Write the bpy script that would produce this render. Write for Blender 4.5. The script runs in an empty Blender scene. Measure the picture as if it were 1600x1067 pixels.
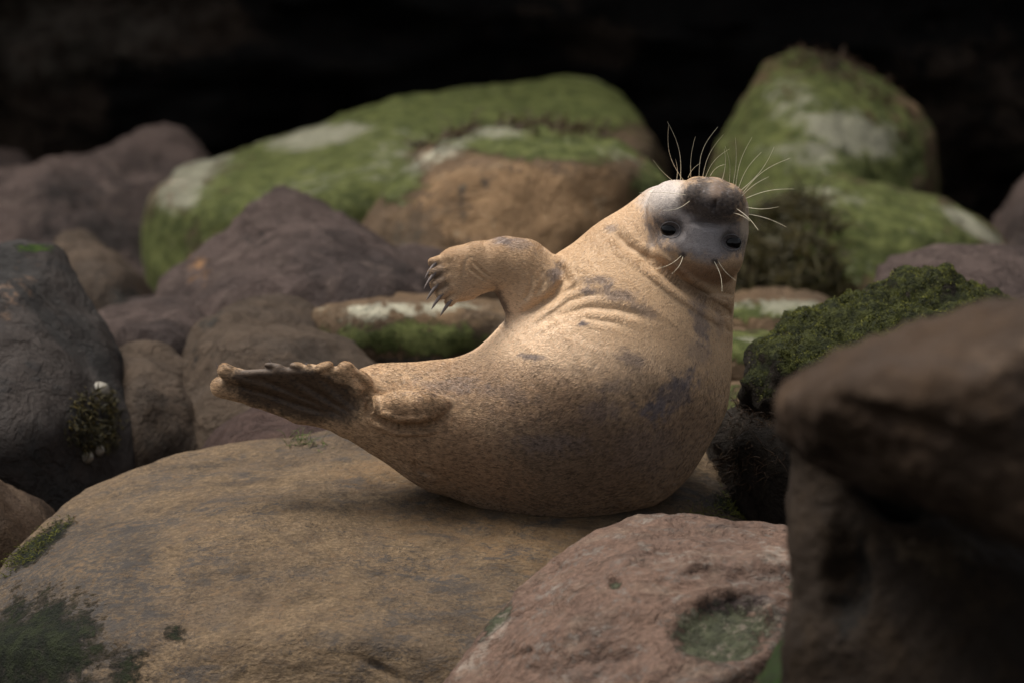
import bpy, bmesh, math, random
import numpy as np
from mathutils import Vector, Matrix

random.seed(7)
rng = np.random.default_rng(11)
R = math.radians
sc = bpy.context.scene
COL = sc.collection

# ------------------------------------------------------------------ camera, world, sun, exposure
D = 10.0                       # camera to seal, metres
PITCH = R(12)
FOC = np.array([0.0, 0.0, 1.2])
FWD = np.array([0.0, math.cos(PITCH), -math.sin(PITCH)])
UP = np.array([0.0, math.sin(PITCH), math.cos(PITCH)])
RIGHT = np.array([1.0, 0.0, 0.0])
CAMPOS = FOC - D * FWD
cd = bpy.data.cameras.new('camera')
cam = bpy.data.objects.new('camera', cd)
COL.objects.link(cam)
cam.location = CAMPOS
cam.rotation_euler = (math.pi / 2 - PITCH, 0, 0)
cd.sensor_width = 36
cd.lens = 36 * D / (1600 / 600)
cd.clip_end = 600
cd.dof.use_dof = True
cd.dof.focus_distance = D - 0.26
cd.dof.aperture_fstop = 2.0
cd.dof.aperture_blades = 9
sc.camera = cam

SUN_ELEV, SUN_AZ = R(66), R(-62)       # azimuth measured from +Y (away from camera), clockwise; negative = left
world = bpy.data.worlds.new('World')
sc.world = world
world.use_nodes = True
wn = world.node_tree
wn.nodes.clear()
wo = wn.nodes.new('ShaderNodeOutputWorld')
wb = wn.nodes.new('ShaderNodeBackground')
ws = wn.nodes.new('ShaderNodeTexSky')
ws.sky_type = 'NISHITA'
ws.sun_disc = False
ws.sun_elevation = SUN_ELEV
ws.sun_rotation = SUN_AZ
ws.dust_density = 4.0
ws.air_density = 1.0
wh = wn.nodes.new('ShaderNodeHueSaturation')
wh.inputs['Saturation'].default_value = 0.22
wn.links.new(ws.outputs[0], wh.inputs['Color'])
wn.links.new(wh.outputs[0], wb.inputs['Color'])
wn.links.new(wb.outputs[0], wo.inputs['Surface'])
wb.inputs['Strength'].default_value = 0.115

sd = bpy.data.lights.new('sun', 'SUN')
sd.energy = 3.9
sd.angle = R(38)
sd.color = (1.0, 0.955, 0.885)
sun = bpy.data.objects.new('sun', sd)
COL.objects.link(sun)
sdir = Vector((math.sin(SUN_AZ) * math.cos(SUN_ELEV), math.cos(SUN_AZ) * math.cos(SUN_ELEV), math.sin(SUN_ELEV)))
sun.rotation_euler = sdir.to_track_quat('Z', 'Y').to_euler()
sun.location = (0, 0, 8)

sc.view_settings.view_transform = 'Standard'
sc.view_settings.look = 'None'
sc.view_settings.exposure = 0.5
sc.view_settings.gamma = 1
sc.view_settings.use_curve_mapping = False


def P(px, py, d):
    """world point seen at photograph pixel (px, py), d metres beyond the seal"""
    s = (D + d) / D / 600.0
    return FOC + FWD * d + RIGHT * ((px - 800) * s) + UP * ((533.5 - py) * s)


def proj(co):
    q = co - CAMPOS
    z = q @ FWD
    return 800 + (q @ RIGHT) / z * D * 600, 533.5 - (q @ UP) / z * D * 600


# ------------------------------------------------------------------ numpy noise
_perm = rng.permutation(256).astype(np.int32)
_perm = np.concatenate([_perm, _perm, _perm])
_g = rng.normal(size=(256, 3)).astype(np.float32)
_g /= np.linalg.norm(_g, axis=1)[:, None]


def perlin(p):
    p = np.asarray(p, dtype=np.float32)
    i = np.floor(p).astype(np.int32)
    f = p - i
    i &= 255
    u = f * f * f * (f * (f * 6 - 15) + 10)
    out = np.zeros(len(p), dtype=np.float32)
    for dx in (0, 1):
        wx = u[:, 0] if dx else 1 - u[:, 0]
        for dy in (0, 1):
            wy = u[:, 1] if dy else 1 - u[:, 1]
            for dz in (0, 1):
                wz = u[:, 2] if dz else 1 - u[:, 2]
                h = _perm[_perm[_perm[i[:, 0] + dx] + i[:, 1] + dy] + i[:, 2] + dz]
                g = _g[h]
                out += wx * wy * wz * (g[:, 0] * (f[:, 0] - dx) + g[:, 1] * (f[:, 1] - dy) + g[:, 2] * (f[:, 2] - dz))
    return out * 1.5


def fbm(p, scale, octv=4, gain=0.5, seed=0.0, ridged=False):
    p = np.asarray(p, dtype=np.float32) * scale + seed * 17.31
    a, s, t = 1.0, 0.0, 0.0
    for _ in range(octv):
        n = perlin(p)
        if ridged:
            n = 1 - 2 * np.abs(n)
        s = s + a * n
        t += a
        a *= gain
        p = p * 2.03 + 11.7
    return s / t


def cell(p, scale, seed=0.0):
    # squared distance to the nearest jittered lattice point: chipped scallops
    p = np.asarray(p, dtype=np.float32) * scale + seed * 5.7
    i = np.floor(p).astype(np.int32)
    best = np.full(len(p), 9.0, dtype=np.float32)
    for dx in (-1, 0, 1):
        for dy in (-1, 0, 1):
            for dz in (-1, 0, 1):
                j = i + np.array([dx, dy, dz], dtype=np.int32)
                k = j & 255
                h = _perm[_perm[_perm[k[:, 0]] + k[:, 1]] + k[:, 2]]
                q = j + 0.5 + 0.62 * _g[h]
                best = np.minimum(best, ((q - p) ** 2).sum(1))
    return best


def sstep(a, b, x):
    t = np.clip((x - a) / (b - a), 0, 1)
    return t * t * (3 - 2 * t)


# ------------------------------------------------------------------ mesh helpers
def link_mesh(name, co, quads, mat, parent=None, smooth=True, attrs=None, tris=False):
    me = bpy.data.meshes.new(name)
    n, m = len(co), len(quads)
    k = quads.shape[1]
    me.vertices.add(n)
    me.vertices.foreach_set('co', np.asarray(co, dtype=np.float32).ravel())
    me.loops.add(m * k)
    me.loops.foreach_set('vertex_index', np.asarray(quads, dtype=np.int32).ravel())
    me.polygons.add(m)
    me.polygons.foreach_set('loop_start', np.arange(m, dtype=np.int32) * k)
    me.update(calc_edges=True)
    me.polygons.foreach_set('use_smooth', np.full(m, smooth))
    if attrs:
        for an, av in attrs.items():
            a = me.attributes.new(an, 'FLOAT_COLOR', 'POINT')
            a.data.foreach_set('color', np.asarray(av, dtype=np.float32).ravel())
    me.materials.append(mat)
    o = bpy.data.objects.new(name, me)
    COL.objects.link(o)
    if parent:
        o.parent = parent
    return o


def tag(o, label, cat, group=None, kind=None):
    o['label'] = label
    o['category'] = cat
    if group:
        o['group'] = group
    if kind:
        o['kind'] = kind
    return o


def vnormals(co, faces):
    a, b, c = co[faces[:, 0]], co[faces[:, 1]], co[faces[:, 2]]
    n = np.cross(b - a, c - a)
    if faces.shape[1] == 4:
        n = np.cross(co[faces[:, 2]] - a, co[faces[:, 3]] - b)
    out = np.zeros_like(co)
    for k in range(faces.shape[1]):
        for ax in range(3):
            out[:, ax] += np.bincount(faces[:, k], weights=n[:, ax], minlength=len(co))
    return out / (np.linalg.norm(out, axis=1)[:, None] + 1e-12)


# ------------------------------------------------------------------ materials
class NT:
    def __init__(s, name):
        s.m = bpy.data.materials.new(name)
        s.m.use_nodes = True
        s.t = s.m.node_tree
        s.t.nodes.clear()
        s.out = s.n('ShaderNodeOutputMaterial')
        s.b = s.n('ShaderNodeBsdfPrincipled')
        s.l(s.b.outputs[0], s.out.inputs['Surface'])
        s.tc = s.n('ShaderNodeTexCoord').outputs['Object']

    def n(s, t, **kw):
        nd = s.t.nodes.new(t)
        for k, v in kw.items():
            setattr(nd, k, v)
        return nd

    def l(s, a, b):
        s.t.links.new(a, b)

    def noise(s, scale, detail=6, rough=0.55, vec=None, dist=0.0, col=False):
        nd = s.n('ShaderNodeTexNoise')
        nd.inputs['Scale'].default_value = scale
        nd.inputs['Detail'].default_value = detail
        nd.inputs['Roughness'].default_value = rough
        nd.inputs['Distortion'].default_value = dist
        s.l(vec or s.tc, nd.inputs['Vector'])
        return nd.outputs['Color' if col else 'Fac']

    def vor(s, scale, vec=None, feature='F1'):
        nd = s.n('ShaderNodeTexVoronoi', feature=feature)
        nd.inputs['Scale'].default_value = scale
        s.l(vec or s.tc, nd.inputs['Vector'])
        return nd.outputs['Distance']

    def mapping(s, scale, rot=(0, 0, 0)):
        nd = s.n('ShaderNodeMapping')
        nd.inputs['Scale'].default_value = scale
        nd.inputs['Rotation'].default_value = rot
        s.l(s.tc, nd.inputs['Vector'])
        return nd.outputs[0]

    def ramp(s, fac, a, b, lo=0.0, hi=1.0):
        nd = s.n('ShaderNodeMapRange', interpolation_type='SMOOTHSTEP')
        s.put(nd.inputs[0], fac)
        for i, v in zip((1, 2, 3, 4), (a, b, lo, hi)):
            s.put(nd.inputs[i], v)
        return nd.outputs[0]

    def put(s, sock, v):
        if isinstance(v, bpy.types.NodeSocket):
            s.l(v, sock)
        else:
            if hasattr(sock.default_value, '__len__') and len(sock.default_value) == 4 and len(v) == 3:
                v = (*v, 1)
            sock.default_value = v

    def math(s, op, a, b=0.0, clamp=False):
        nd = s.n('ShaderNodeMath', operation=op, use_clamp=clamp)
        s.put(nd.inputs[0], a)
        s.put(nd.inputs[1], b)
        return nd.outputs[0]

    def mix(s, fac, a, b, mode='MIX'):
        nd = s.n('ShaderNodeMix', data_type='RGBA', blend_type=mode)
        s.put(nd.inputs[0], fac)
        s.put(nd.inputs[6], a)
        s.put(nd.inputs[7], b)
        return nd.outputs[2]

    def bump(s, height, dist, strength=1.0, normal=None):
        nd = s.n('ShaderNodeBump')
        nd.inputs['Distance'].default_value = dist
        nd.inputs['Strength'].default_value = strength
        s.l(height, nd.inputs['Height'])
        if normal:
            s.l(normal, nd.inputs['Normal'])
        return nd.outputs[0]

    def attr(s, name):
        nd = s.n('ShaderNodeAttribute', attribute_name=name)
        sp = s.n('ShaderNodeSeparateColor')
        s.l(nd.outputs['Color'], sp.inputs[0])
        return nd, sp.outputs[0], sp.outputs[1], sp.outputs[2], nd.outputs['Alpha']


def rock_mat(name, c1, c2, c3, moss=(0.055, 0.09, 0.012), moss2=(0.02, 0.04, 0.006), pale=(0.33, 0.34, 0.27),
             dark=(0.02, 0.019, 0.017), warm=(0.28, 0.15, 0.07), fine=1.0, rough=0.75, bumpd=0.012,
             scale=1.0, grainy=0.5, strata=0.0, stretch=(1, 1, 1), flat=0.0, crack=0.35, thrw=1.0, specks=0.0, dmin=0.8):
    dk = 0.8
    c1, c2, c3 = (tuple(v * dk for v in c) for c in (c1, c2, c3))
    t = NT(name)
    vec = t.mapping(stretch)
    big = t.noise(1.8 * scale, 5, 0.6, vec, 0.4)
    med = t.noise(9 * scale, 7, 0.65, vec, 0.3)
    fin = t.noise(70 * scale * fine, 5, 0.7, vec)
    gr = t.noise(300 * fine, 3, 0.7)
    col = t.mix(t.ramp(big, 0.4, 0.62), c1, c2)
    col = t.mix(t.math('MULTIPLY', t.ramp(med, 0.5, 0.68), 0.75), col, c3)
    # fine mottling
    col = t.mix(t.ramp(fin, 0.35, 0.7), t.mix(grainy, col, (0.6, 0.6, 0.6), 'MULTIPLY'), t.mix(grainy * 0.5, col, (1.35, 1.35, 1.35), 'MULTIPLY'))
    _, am, ap, ad, aw = t.attr('mask')
    brk = t.noise(14 * scale, 8, 0.7, vec, 0.3)
    brk2 = t.noise(45 * scale * fine, 6, 0.75, vec)
    bsum = t.math('ADD', t.math('MULTIPLY', brk, 1.3), t.math('MULTIPLY', brk2, 1.3))   # about 1.3, wide spread

    def thr(a, w=0.13):
        w = w * thrw
        x = t.math('ADD', a, bsum)       # mask 0..1 plus noise round 1.3
        return t.math('MULTIPLY', t.ramp(x, 1.8 - w, 1.8 + w), t.ramp(a, 0.02, 0.12))
    fw = thr(aw)
    col = t.mix(fw, col, t.mix(t.ramp(med, 0.4, 0.6), warm, tuple(x * 0.62 for x in warm)))
    fd = thr(ad, 0.10)
    col = t.mix(t.math('MULTIPLY', fd, t.ramp(brk2, 0.35, 0.6, 0.9, dmin)), col, dark)
    if specks:
        sp1 = t.ramp(t.noise(150, 4, 0.75, vec), 0.54, 0.62)
        reg = t.ramp(t.noise(6, 5, 0.7, vec, 0.5), 0.42, 0.6, 0.25, 1.0)
        col = t.mix(t.math('MULTIPLY', t.math('MULTIPLY', sp1, reg), specks), col, (0.022, 0.018, 0.016))
        sp2 = t.ramp(t.noise(45, 8, 0.8, vec, 0.8), 0.53, 0.6)
        col = t.mix(t.math('MULTIPLY', t.math('MULTIPLY', sp2, reg), specks * 0.8), col, (0.035, 0.03, 0.027))
        v3 = t.mapping((0.5, 0.8, 1.7), (0, 0.12, 0))
        sp3 = t.ramp(t.noise(19, 10, 0.82, v3, 0.5), 0.50, 0.555)
        reg3 = t.ramp(t.noise(3.2, 5, 0.65, vec, 0.5), 0.42, 0.60, 0.12, 1.0)
        col = t.mix(t.math('MULTIPLY', t.math('MULTIPLY', sp3, reg3), specks), col, (0.042, 0.037, 0.034))
        col = t.mix(t.math('MULTIPLY', t.ramp(t.noise(95, 5, 0.75), 0.62, 0.72), specks * 0.5), col, (0.34, 0.27, 0.19))
    fm = thr(am)
    mcol = t.mix(t.ramp(t.noise(22 * scale, 6, 0.7), 0.4, 0.62), moss2, moss)
    mcol = t.mix(t.ramp(fin, 0.35, 0.7), t.mix(0.6, mcol, (0.5, 0.5, 0.45), 'MULTIPLY'), mcol)
    col = t.mix(fm, col, mcol)
    fp = thr(ap, 0.16)
    col = t.mix(t.math('MULTIPLY', fp, 0.85), col, t.mix(t.ramp(brk2, 0.4, 0.6), pale, tuple(x * 0.6 for x in pale)))
    t.l(col, t.b.inputs['Base Color'])
    t.put(t.b.inputs['Roughness'], t.ramp(med, 0.3, 0.7, rough - 0.1, rough + 0.12))
    t.b.inputs['Specular IOR Level'].default_value = 0.10
    cr = t.ramp(t.math('ABSOLUTE', t.math('SUBTRACT', t.noise(5 * scale, 8, 0.62, vec, 0.6), 0.5)), 0.0, 0.06)
    h = t.math('ADD', t.math('MULTIPLY', med, 1.4), t.math('MULTIPLY', fin, 0.42))
    h = t.math('ADD', h, t.math('MULTIPLY', cr, crack))
    h = t.math('ADD', h, t.math('MULTIPLY', gr, 0.06))
    if strata:
        w = t.noise(26, 4, 0.6, t.mapping((0.25, 0.25, 2.2), (0.15, 0.2, 0)))
        h = t.math('ADD', h, t.math('MULTIPLY', w, strata))
    h = t.math('ADD', h, t.math('MULTIPLY', t.math('MULTIPLY', fm, t.noise(120, 4, 0.7)), 0.9))
    nrm = t.bump(h, bumpd)
    t.l(nrm, t.b.inputs['Normal'])
    return t.m


# ------------------------------------------------------------------ rocks
_ico = {}


def ico(level):
    if level not in _ico:
        bm = bmesh.new()
        bmesh.ops.create_icosphere(bm, subdivisions=3, radius=1)
        co = np.array([v.co[:] for v in bm.verts])
        f = np.array([[v.index for v in fc.verts] for fc in bm.faces])
        bm.free()
        lv = 3
        while lv < level:
            e = np.concatenate([f[:, [0, 1]], f[:, [1, 2]], f[:, [2, 0]]])
            es = np.sort(e, axis=1)
            key = es[:, 0].astype(np.int64) * (len(co) + 1) + es[:, 1]
            uk, inv = np.unique(key, return_inverse=True)
            mid = (co[uk // (len(co) + 1)] + co[uk % (len(co) + 1)]) / 2
            mid /= np.linalg.norm(mid, axis=1)[:, None]
            m = len(co) + inv.reshape(3, -1)
            co = np.concatenate([co, mid])
            f = np.concatenate([np.stack([f[:, 0], m[0], m[2]], 1), np.stack([f[:, 1], m[1], m[0]], 1),
                                np.stack([f[:, 2], m[2], m[1]], 1), np.stack([m[0], m[1], m[2]], 1)])
            lv += 1
        _ico[level] = (co, f)
    return _ico[level]


def hull_planes(pts):
    bm = bmesh.new()
    for p in pts:
        bm.verts.new(p)
    bmesh.ops.convex_hull(bm, input=bm.verts)
    c = np.mean(pts, axis=0)
    N, C = [], []
    for f in bm.faces:
        if f.calc_area() < 1e-6:
            continue
        n = np.array(f.normal[:])
        v = np.array(f.verts[0].co[:])
        if n @ (v - c) < 0:
            n = -n
        cc = n @ v
        dup = False
        for n2, c2 in zip(N, C):
            if n2 @ n > 0.985:
                dup = True
                break
        if not dup:
            N.append(n)
            C.append(cc)
    bm.free()
    return np.array(N), np.array(C)


def ell(px, py, cx, cy, rx, ry, ang=0.0):
    a = R(ang)
    dx, dy = px - cx, py - cy
    u = (dx * math.cos(a) + dy * math.sin(a)) / rx
    v = (-dx * math.sin(a) + dy * math.cos(a)) / ry
    return np.sqrt(u * u + v * v)


ROCKS = {}


def rock(name, label, pts, mat, level=6, rr=0.05, amp=0.03, sc_=2.2, amp2=0.008, sc2=14, seed=1, ridged=False,
         dents=(), masks=(), mossup=0.0, moss_thr=0.35, ledge=0.0, key=None, cat='rock', group=None, wpts=(), sink=-0.25, facet=16, rug=0.02, chip=0.07, base=(0, 0, 0, 0)):
    W = [P(*p) for p in pts] + [np.array(w) for w in wpts]
    W = np.array(W)
    if sink is not None:                      # carry the rock down to the ground it stands on
        low = W.copy()
        m_ = W.mean(axis=0)
        low[:, :2] = m_[:2] + (low[:, :2] - m_[:2]) * 1.02
        low[:, 2] = sink
        W = np.concatenate([W, low])
    rr = rr * 0.24
    N, C = hull_planes(W)
    C = C + rr * 0.7
    if facet:
        rg = np.random.default_rng(seed * 7 + 1)
        fn = rg.normal(size=(facet, 3))
        fn /= np.linalg.norm(fn, axis=1)[:, None]
        span = np.linalg.norm(W.max(axis=0) - W.min(axis=0))
        sup = (W @ fn.T).max(axis=0) - span * rg.uniform(0.0, 0.016, facet)
        N = np.concatenate([N, fn])
        C = np.concatenate([C, sup])
    c = W.mean(axis=0)
    dirs, faces = ico(level)
    ext = (W.max(axis=0) - W.min(axis=0)) / 2
    c = (W.max(axis=0) + W.min(axis=0)) / 2 if sink is not None else c
    u = dirs * ext
    u = u / np.linalg.norm(u, axis=1)[:, None]
    nd = u @ N.T
    h = C - N @ c
    with np.errstate(divide='ignore', invalid='ignore'):
        rr0 = np.where(nd > 1e-5, h / nd, 1e9)
    r = rr0.min(axis=1)
    k = 1.0 / rr
    for _ in range(7):
        f = nd * r[:, None] - h
        mx = f.max(axis=1)
        e = np.exp(k * (f - mx[:, None]))
        s = e.sum(axis=1)
        val = mx + np.log(s) / k
        der = (e * nd).sum(axis=1) / s
        r = r - val / np.maximum(der, 0.05)
    co = c + u * r[:, None]
    nr = vnormals(co, faces)
    q = co + seed * 3.7
    disp = amp * fbm(q, sc_, 4, 0.5, seed, ridged) + amp2 * fbm(q, sc2, 4, 0.6, seed + 2)
    disp += rug * fbm(q, 6, 4, 0.6, seed + 7, True) * (0.5 + sstep(-0.3, 0.4, fbm(q, 1.5, 2, 0.5, seed + 8)))
    if chip:
        disp += -chip * (cell(q + 0.06 * fbm(q, 4, 2)[:, None], 2.6, seed) + 0.35 * cell(q, 6.5, seed + 3) - 0.5)
    if ledge:
        s_ = (q @ np.array([0.12, 0.18, 1.0])) * 9 + 1.4 * fbm(q, 2.5, 3, 0.5, seed + 5)
        fr = s_ - np.floor(s_)
        disp += ledge * (sstep(0.0, 0.25, fr) - sstep(0.6, 1.0, fr))
    co = co + nr * disp[:, None]
    px, py = proj(co)
    facing = -(nr @ FWD)
    for (cx, cy, rx, ry, ang, dep, sharp) in dents:
        e = ell(px, py, cx, cy, rx, ry, ang) + 0.16 * fbm(co, 18, 3, 0.5, seed + 9)
        co = co - nr * (dep * (1 - sstep(1 - sharp, 1.0, e)) * (facing > 0))[:, None]
    nr = vnormals(co, faces)
    M = np.zeros((len(co), 4)) + np.array(base)
    bk = fbm(co, 5, 4, 0.6, seed + 4)
    if mossup:
        M[:, 0] = np.clip((nr[:, 2] - moss_thr) * 1.6 + 0.5 * bk, 0, 1) * mossup
    for (ch, cx, cy, rx, ry, ang, st) in masks:
        e = ell(px, py, cx, cy, rx, ry, ang) + 0.35 * bk
        v = st * (1 - sstep(0.2, 1.45, e))
        if ch >= 0:
            M[:, ch] = np.maximum(M[:, ch], v)
        else:                                # negative channel: clear
            M[:, -ch - 1] = M[:, -ch - 1] * (1 - np.clip(v, 0, 1))
    o = link_mesh(name, co - c, faces, mat, attrs={'mask': M})
    o.location = c
    tag(o, label, cat, group)
    ROCKS[key or name] = dict(co=co, nr=nr, f=faces, px=px, py=py, o=o, c=c)
    return o


# materials for the stone kinds
M_sand = rock_mat('sandstone', (0.182, 0.124, 0.072), (0.132, 0.092, 0.058), (0.07, 0.052, 0.037), dark=(0.035, 0.033, 0.032),
                  warm=(0.185, 0.11, 0.05), moss=(0.022, 0.027, 0.011), moss2=(0.009, 0.011, 0.006), pale=(0.25, 0.21, 0.15),
                  bumpd=0.016, strata=0.3, fine=1.3, stretch=(0.8, 0.95, 1.35), grainy=1.0, crack=0.06, thrw=1.3, specks=0.8, dmin=0.35)
M_pink = rock_mat('pink_rock', (0.150, 0.092, 0.066), (0.112, 0.070, 0.052), (0.19, 0.135, 0.10), dark=(0.04, 0.03, 0.028),
                  pale=(0.26, 0.21, 0.17), moss=(0.072, 0.076, 0.045), moss2=(0.042, 0.044, 0.028), bumpd=0.012, rough=0.7, specks=0.3, grainy=0.8)
M_brown = rock_mat('brown_rock', (0.050, 0.030, 0.0175), (0.034, 0.021, 0.013), (0.062, 0.038, 0.022), bumpd=0.012, crack=0.1,
                   moss=(0.02, 0.028, 0.01), warm=(0.062, 0.04, 0.025))
M_brown_shaded = rock_mat('brown_rock_shaded', (0.028, 0.018, 0.011), (0.019, 0.0125, 0.008), (0.038, 0.025, 0.015), bumpd=0.012, crack=0.1, warm=(0.05, 0.034, 0.02), dark=(0.008, 0.007, 0.006), rough=0.8)  # brown rock darkened in colour to stand for shade under the ledge
M_purple = rock_mat('purple_rock', (0.112, 0.079, 0.068), (0.066, 0.048, 0.043), (0.155, 0.115, 0.098), bumpd=0.05, dark=(0.02, 0.016, 0.015))
M_slate = rock_mat('slate_rock', (0.036, 0.033, 0.031), (0.05, 0.04, 0.035), (0.03, 0.029, 0.029), bumpd=0.02, warm=(0.10, 0.065, 0.045))
M_tan = rock_mat('tan_rock', (0.088, 0.062, 0.043), (0.065, 0.048, 0.036), (0.11, 0.078, 0.055), bumpd=0.03)
M_green = rock_mat('mossy_rock', (0.14, 0.09, 0.052), (0.095, 0.066, 0.042), (0.17, 0.11, 0.06), bumpd=0.03,
                   moss=(0.165, 0.18, 0.058), moss2=(0.075, 0.09, 0.026), pale=(0.42, 0.40, 0.30), warm=(0.22, 0.135, 0.07), scale=0.7)
M_moss = rock_mat('thick_moss_rock', (0.03, 0.022, 0.016), (0.02, 0.016, 0.012), (0.04, 0.03, 0.02), bumpd=0.02,
                  moss=(0.055, 0.06, 0.015), moss2=(0.018, 0.021, 0.007), scale=1.4)
M_cliff = rock_mat('shaded_cliff', (0.011, 0.009, 0.008), (0.008, 0.007, 0.006), (0.024, 0.018, 0.014), bumpd=0.05, rough=0.85, scale=0.6,
                   pale=(0.11, 0.09, 0.07), warm=(0.05, 0.034, 0.024))  # near-black base colour stands in for the shade on the cliff
M_ground = rock_mat('dark_shingle', (0.03, 0.026, 0.022), (0.02, 0.018, 0.016), (0.045, 0.038, 0.03), bumpd=0.04)

# ------------------------------------------------------------------ ground and cliff (the setting)
def sheet(name, xs, fn, mat, kind='structure'):
    pass


gx = np.concatenate([np.linspace(-300, -9, 24)[:-1], np.linspace(-9, 9, 181), np.linspace(9, 300, 24)[1:]])
gy = np.concatenate([np.linspace(-300, -9, 24)[:-1], np.linspace(-9, 14, 231), np.linspace(14, 300, 24)[1:]])
GX, GY = np.meshgrid(gx, gy, indexing='ij')
g = np.stack([GX.ravel(), GY.ravel(), np.zeros(GX.size)], 1)
pebb = fbm(g, 5.0, 4, 0.6, 3)
g[:, 2] = -0.15 + 0.10 * fbm(g, 0.7, 3, 0.5, 1) + 0.06 * pebb
ii = np.arange(g.shape[0]).reshape(GX.shape)
gq = np.stack([ii[:-1, :-1].ravel(), ii[1:, :-1].ravel(), ii[1:, 1:].ravel(), ii[:-1, 1:].ravel()], 1)
ground = link_mesh('ground', g, gq, M_ground, attrs={'mask': np.zeros((len(g), 4))})
ground['kind'] = 'structure'

# cliff: rock wall with recesses, leant forward to shade itself, shade also in its colour
cx_ = np.linspace(-26, 26, 420)
cz_ = np.linspace(-1.0, 4.8, 110)
CX, CZ = np.meshgrid(cx_, cz_, indexing='ij')
cp = np.stack([CX.ravel(), np.zeros(CX.size), CZ.ravel()], 1)
lean = 9.6 - 0.33 * np.clip(cp[:, 2], 0, 20) + 0.02 * cp[:, 0] ** 2 * 0.0
blk = fbm(cp * np.array([1, 1, 1.8]), 0.8, 5, 0.55, 8, True)
lay = (cp[:, 2] + 0.25 * fbm(cp, 0.7, 3, 0.5, 4)) * 1.9
lf = lay - np.floor(lay)
cp[:, 1] = lean - 0.7 * blk - 0.12 * sstep(0.0, 0.15, lf) + 0.25 * fbm(cp, 3.0, 4, 0.6, 6)
ii = np.arange(cp.shape[0]).reshape(CX.shape)
cq = np.stack([ii[:-1, :-1].ravel(), ii[1:, :-1].ravel(), ii[1:, 1:].ravel(), ii[:-1, 1:].ravel()], 1)
# top of the cliff runs back level
tp = cp[ii[:, -1]]
back = tp.copy()
back[:, 1] += 60
n0 = len(cp)
cp = np.concatenate([cp, back])
bi = n0 + np.arange(len(back))
ti = ii[:, -1]
cq = np.concatenate([cq, np.stack([ti[:-1], ti[1:], bi[1:], bi[:-1]], 1)])
cm = np.zeros((len(cp), 4))
cpx, cpy = proj(cp)
cnoise = fbm(cp, 1.6, 4, 0.6, 12)
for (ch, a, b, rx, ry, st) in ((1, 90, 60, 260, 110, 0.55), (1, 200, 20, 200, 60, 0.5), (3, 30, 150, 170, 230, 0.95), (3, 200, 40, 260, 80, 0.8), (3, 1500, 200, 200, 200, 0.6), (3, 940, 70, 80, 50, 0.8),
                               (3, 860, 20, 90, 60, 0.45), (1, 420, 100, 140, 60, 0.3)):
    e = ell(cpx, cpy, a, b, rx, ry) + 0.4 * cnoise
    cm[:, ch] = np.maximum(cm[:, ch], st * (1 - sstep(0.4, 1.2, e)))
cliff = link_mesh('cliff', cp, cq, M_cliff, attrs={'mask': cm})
cliff['kind'] = 'structure'

# ------------------------------------------------------------------ the rocks, back to front
rock('boulder', 'big smooth green boulder with a flat algae covered top, left of centre', [
    (228, 300, 5.2), (232, 420, 5.0), (260, 445, 5.0), (245, 275, 5.4), (420, 228, 5.8), (560, 184, 6.2), (690, 150, 6.5), (800, 136, 6.6), (930, 136, 6.6),
    (965, 152, 6.6), (1030, 205, 6.5), (1045, 300, 6.4), (1040, 460, 6.3), (560, 300, 4.4), (700, 470, 4.4), (300, 330, 4.6), (320, 480, 4.5), (250, 470, 5.2), (1000, 250, 5.4),
    (400, 270, 7.0), (900, 150, 8.2), (1020, 300, 8.2), (300, 480, 7.2), (1000, 480, 8.2)],
    M_green, level=6, rr=0.05, amp=0.05, sc_=1.3, amp2=0.02, sc2=9, seed=2, mossup=0.0,
    masks=[(0, 600, 260, 480, 230, -20, 0.9), (0, 900, 150, 200, 80, 0, 0.9), (1, 300, 275, 95, 32, -32, 0.72), (1, 500, 213, 110, 22, -8, 0.8), (1, 620, 240, 90, 50, -20, 0.42),
           (0, 250, 400, 60, 110, 0, 0.8), (1, 470, 300, 120, 40, -20, 0.4), (1, 280, 310, 40, 30, 0, 0.7)], base=(0, 0.2, 0.05, 0.1), chip=0.025, rug=0.008, key='green_big', cat='boulder')
rock('boulder', 'orange sandstone boulder with a mossy upper edge, behind the seal', [
    (590, 300, 3.9), (640, 250, 4.0), (720, 200, 4.2), (790, 190, 4.3), (900, 205, 4.3), (985, 230, 4.2), (1050, 290, 4.1), (1080, 420, 4.0), (1000, 480, 3.7), (760, 240, 3.8),
    (560, 420, 3.8), (640, 440, 3.4), (850, 460, 3.3), (900, 260, 3.6), (980, 280, 3.7), (700, 300, 3.5), (800, 210, 5.2), (950, 240, 5.3), (640, 300, 5.0), (1060, 440, 5.0), (560, 470, 4.6)],
    M_green, level=6, rr=0.05, amp=0.06, sc_=2.0, amp2=0.025, sc2=8, seed=5,
    masks=[(0, 820, 215, 260, 38, 4, 1.0), (1, 690, 240, 90, 22, -25, 0.6), (1, 770, 205, 70, 18, 0, 0.6), (3, 850, 330, 240, 90, 5, 0.9), (0, 1030, 290, 50, 60, 40, 0.8),
           (2, 720, 320, 30, 45, 0, 0.55), (2, 760, 290, 18, 25, 0, 0.6), (0, 620, 280, 60, 50, -30, 0.7), (2, 640, 370, 60, 40, 0, 0.4), (1, 960, 240, 60, 20, 20, 0.4)], base=(0, 0.2, 0.1, 0.1), chip=0.025, rug=0.008, key='orange', cat='boulder')
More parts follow.
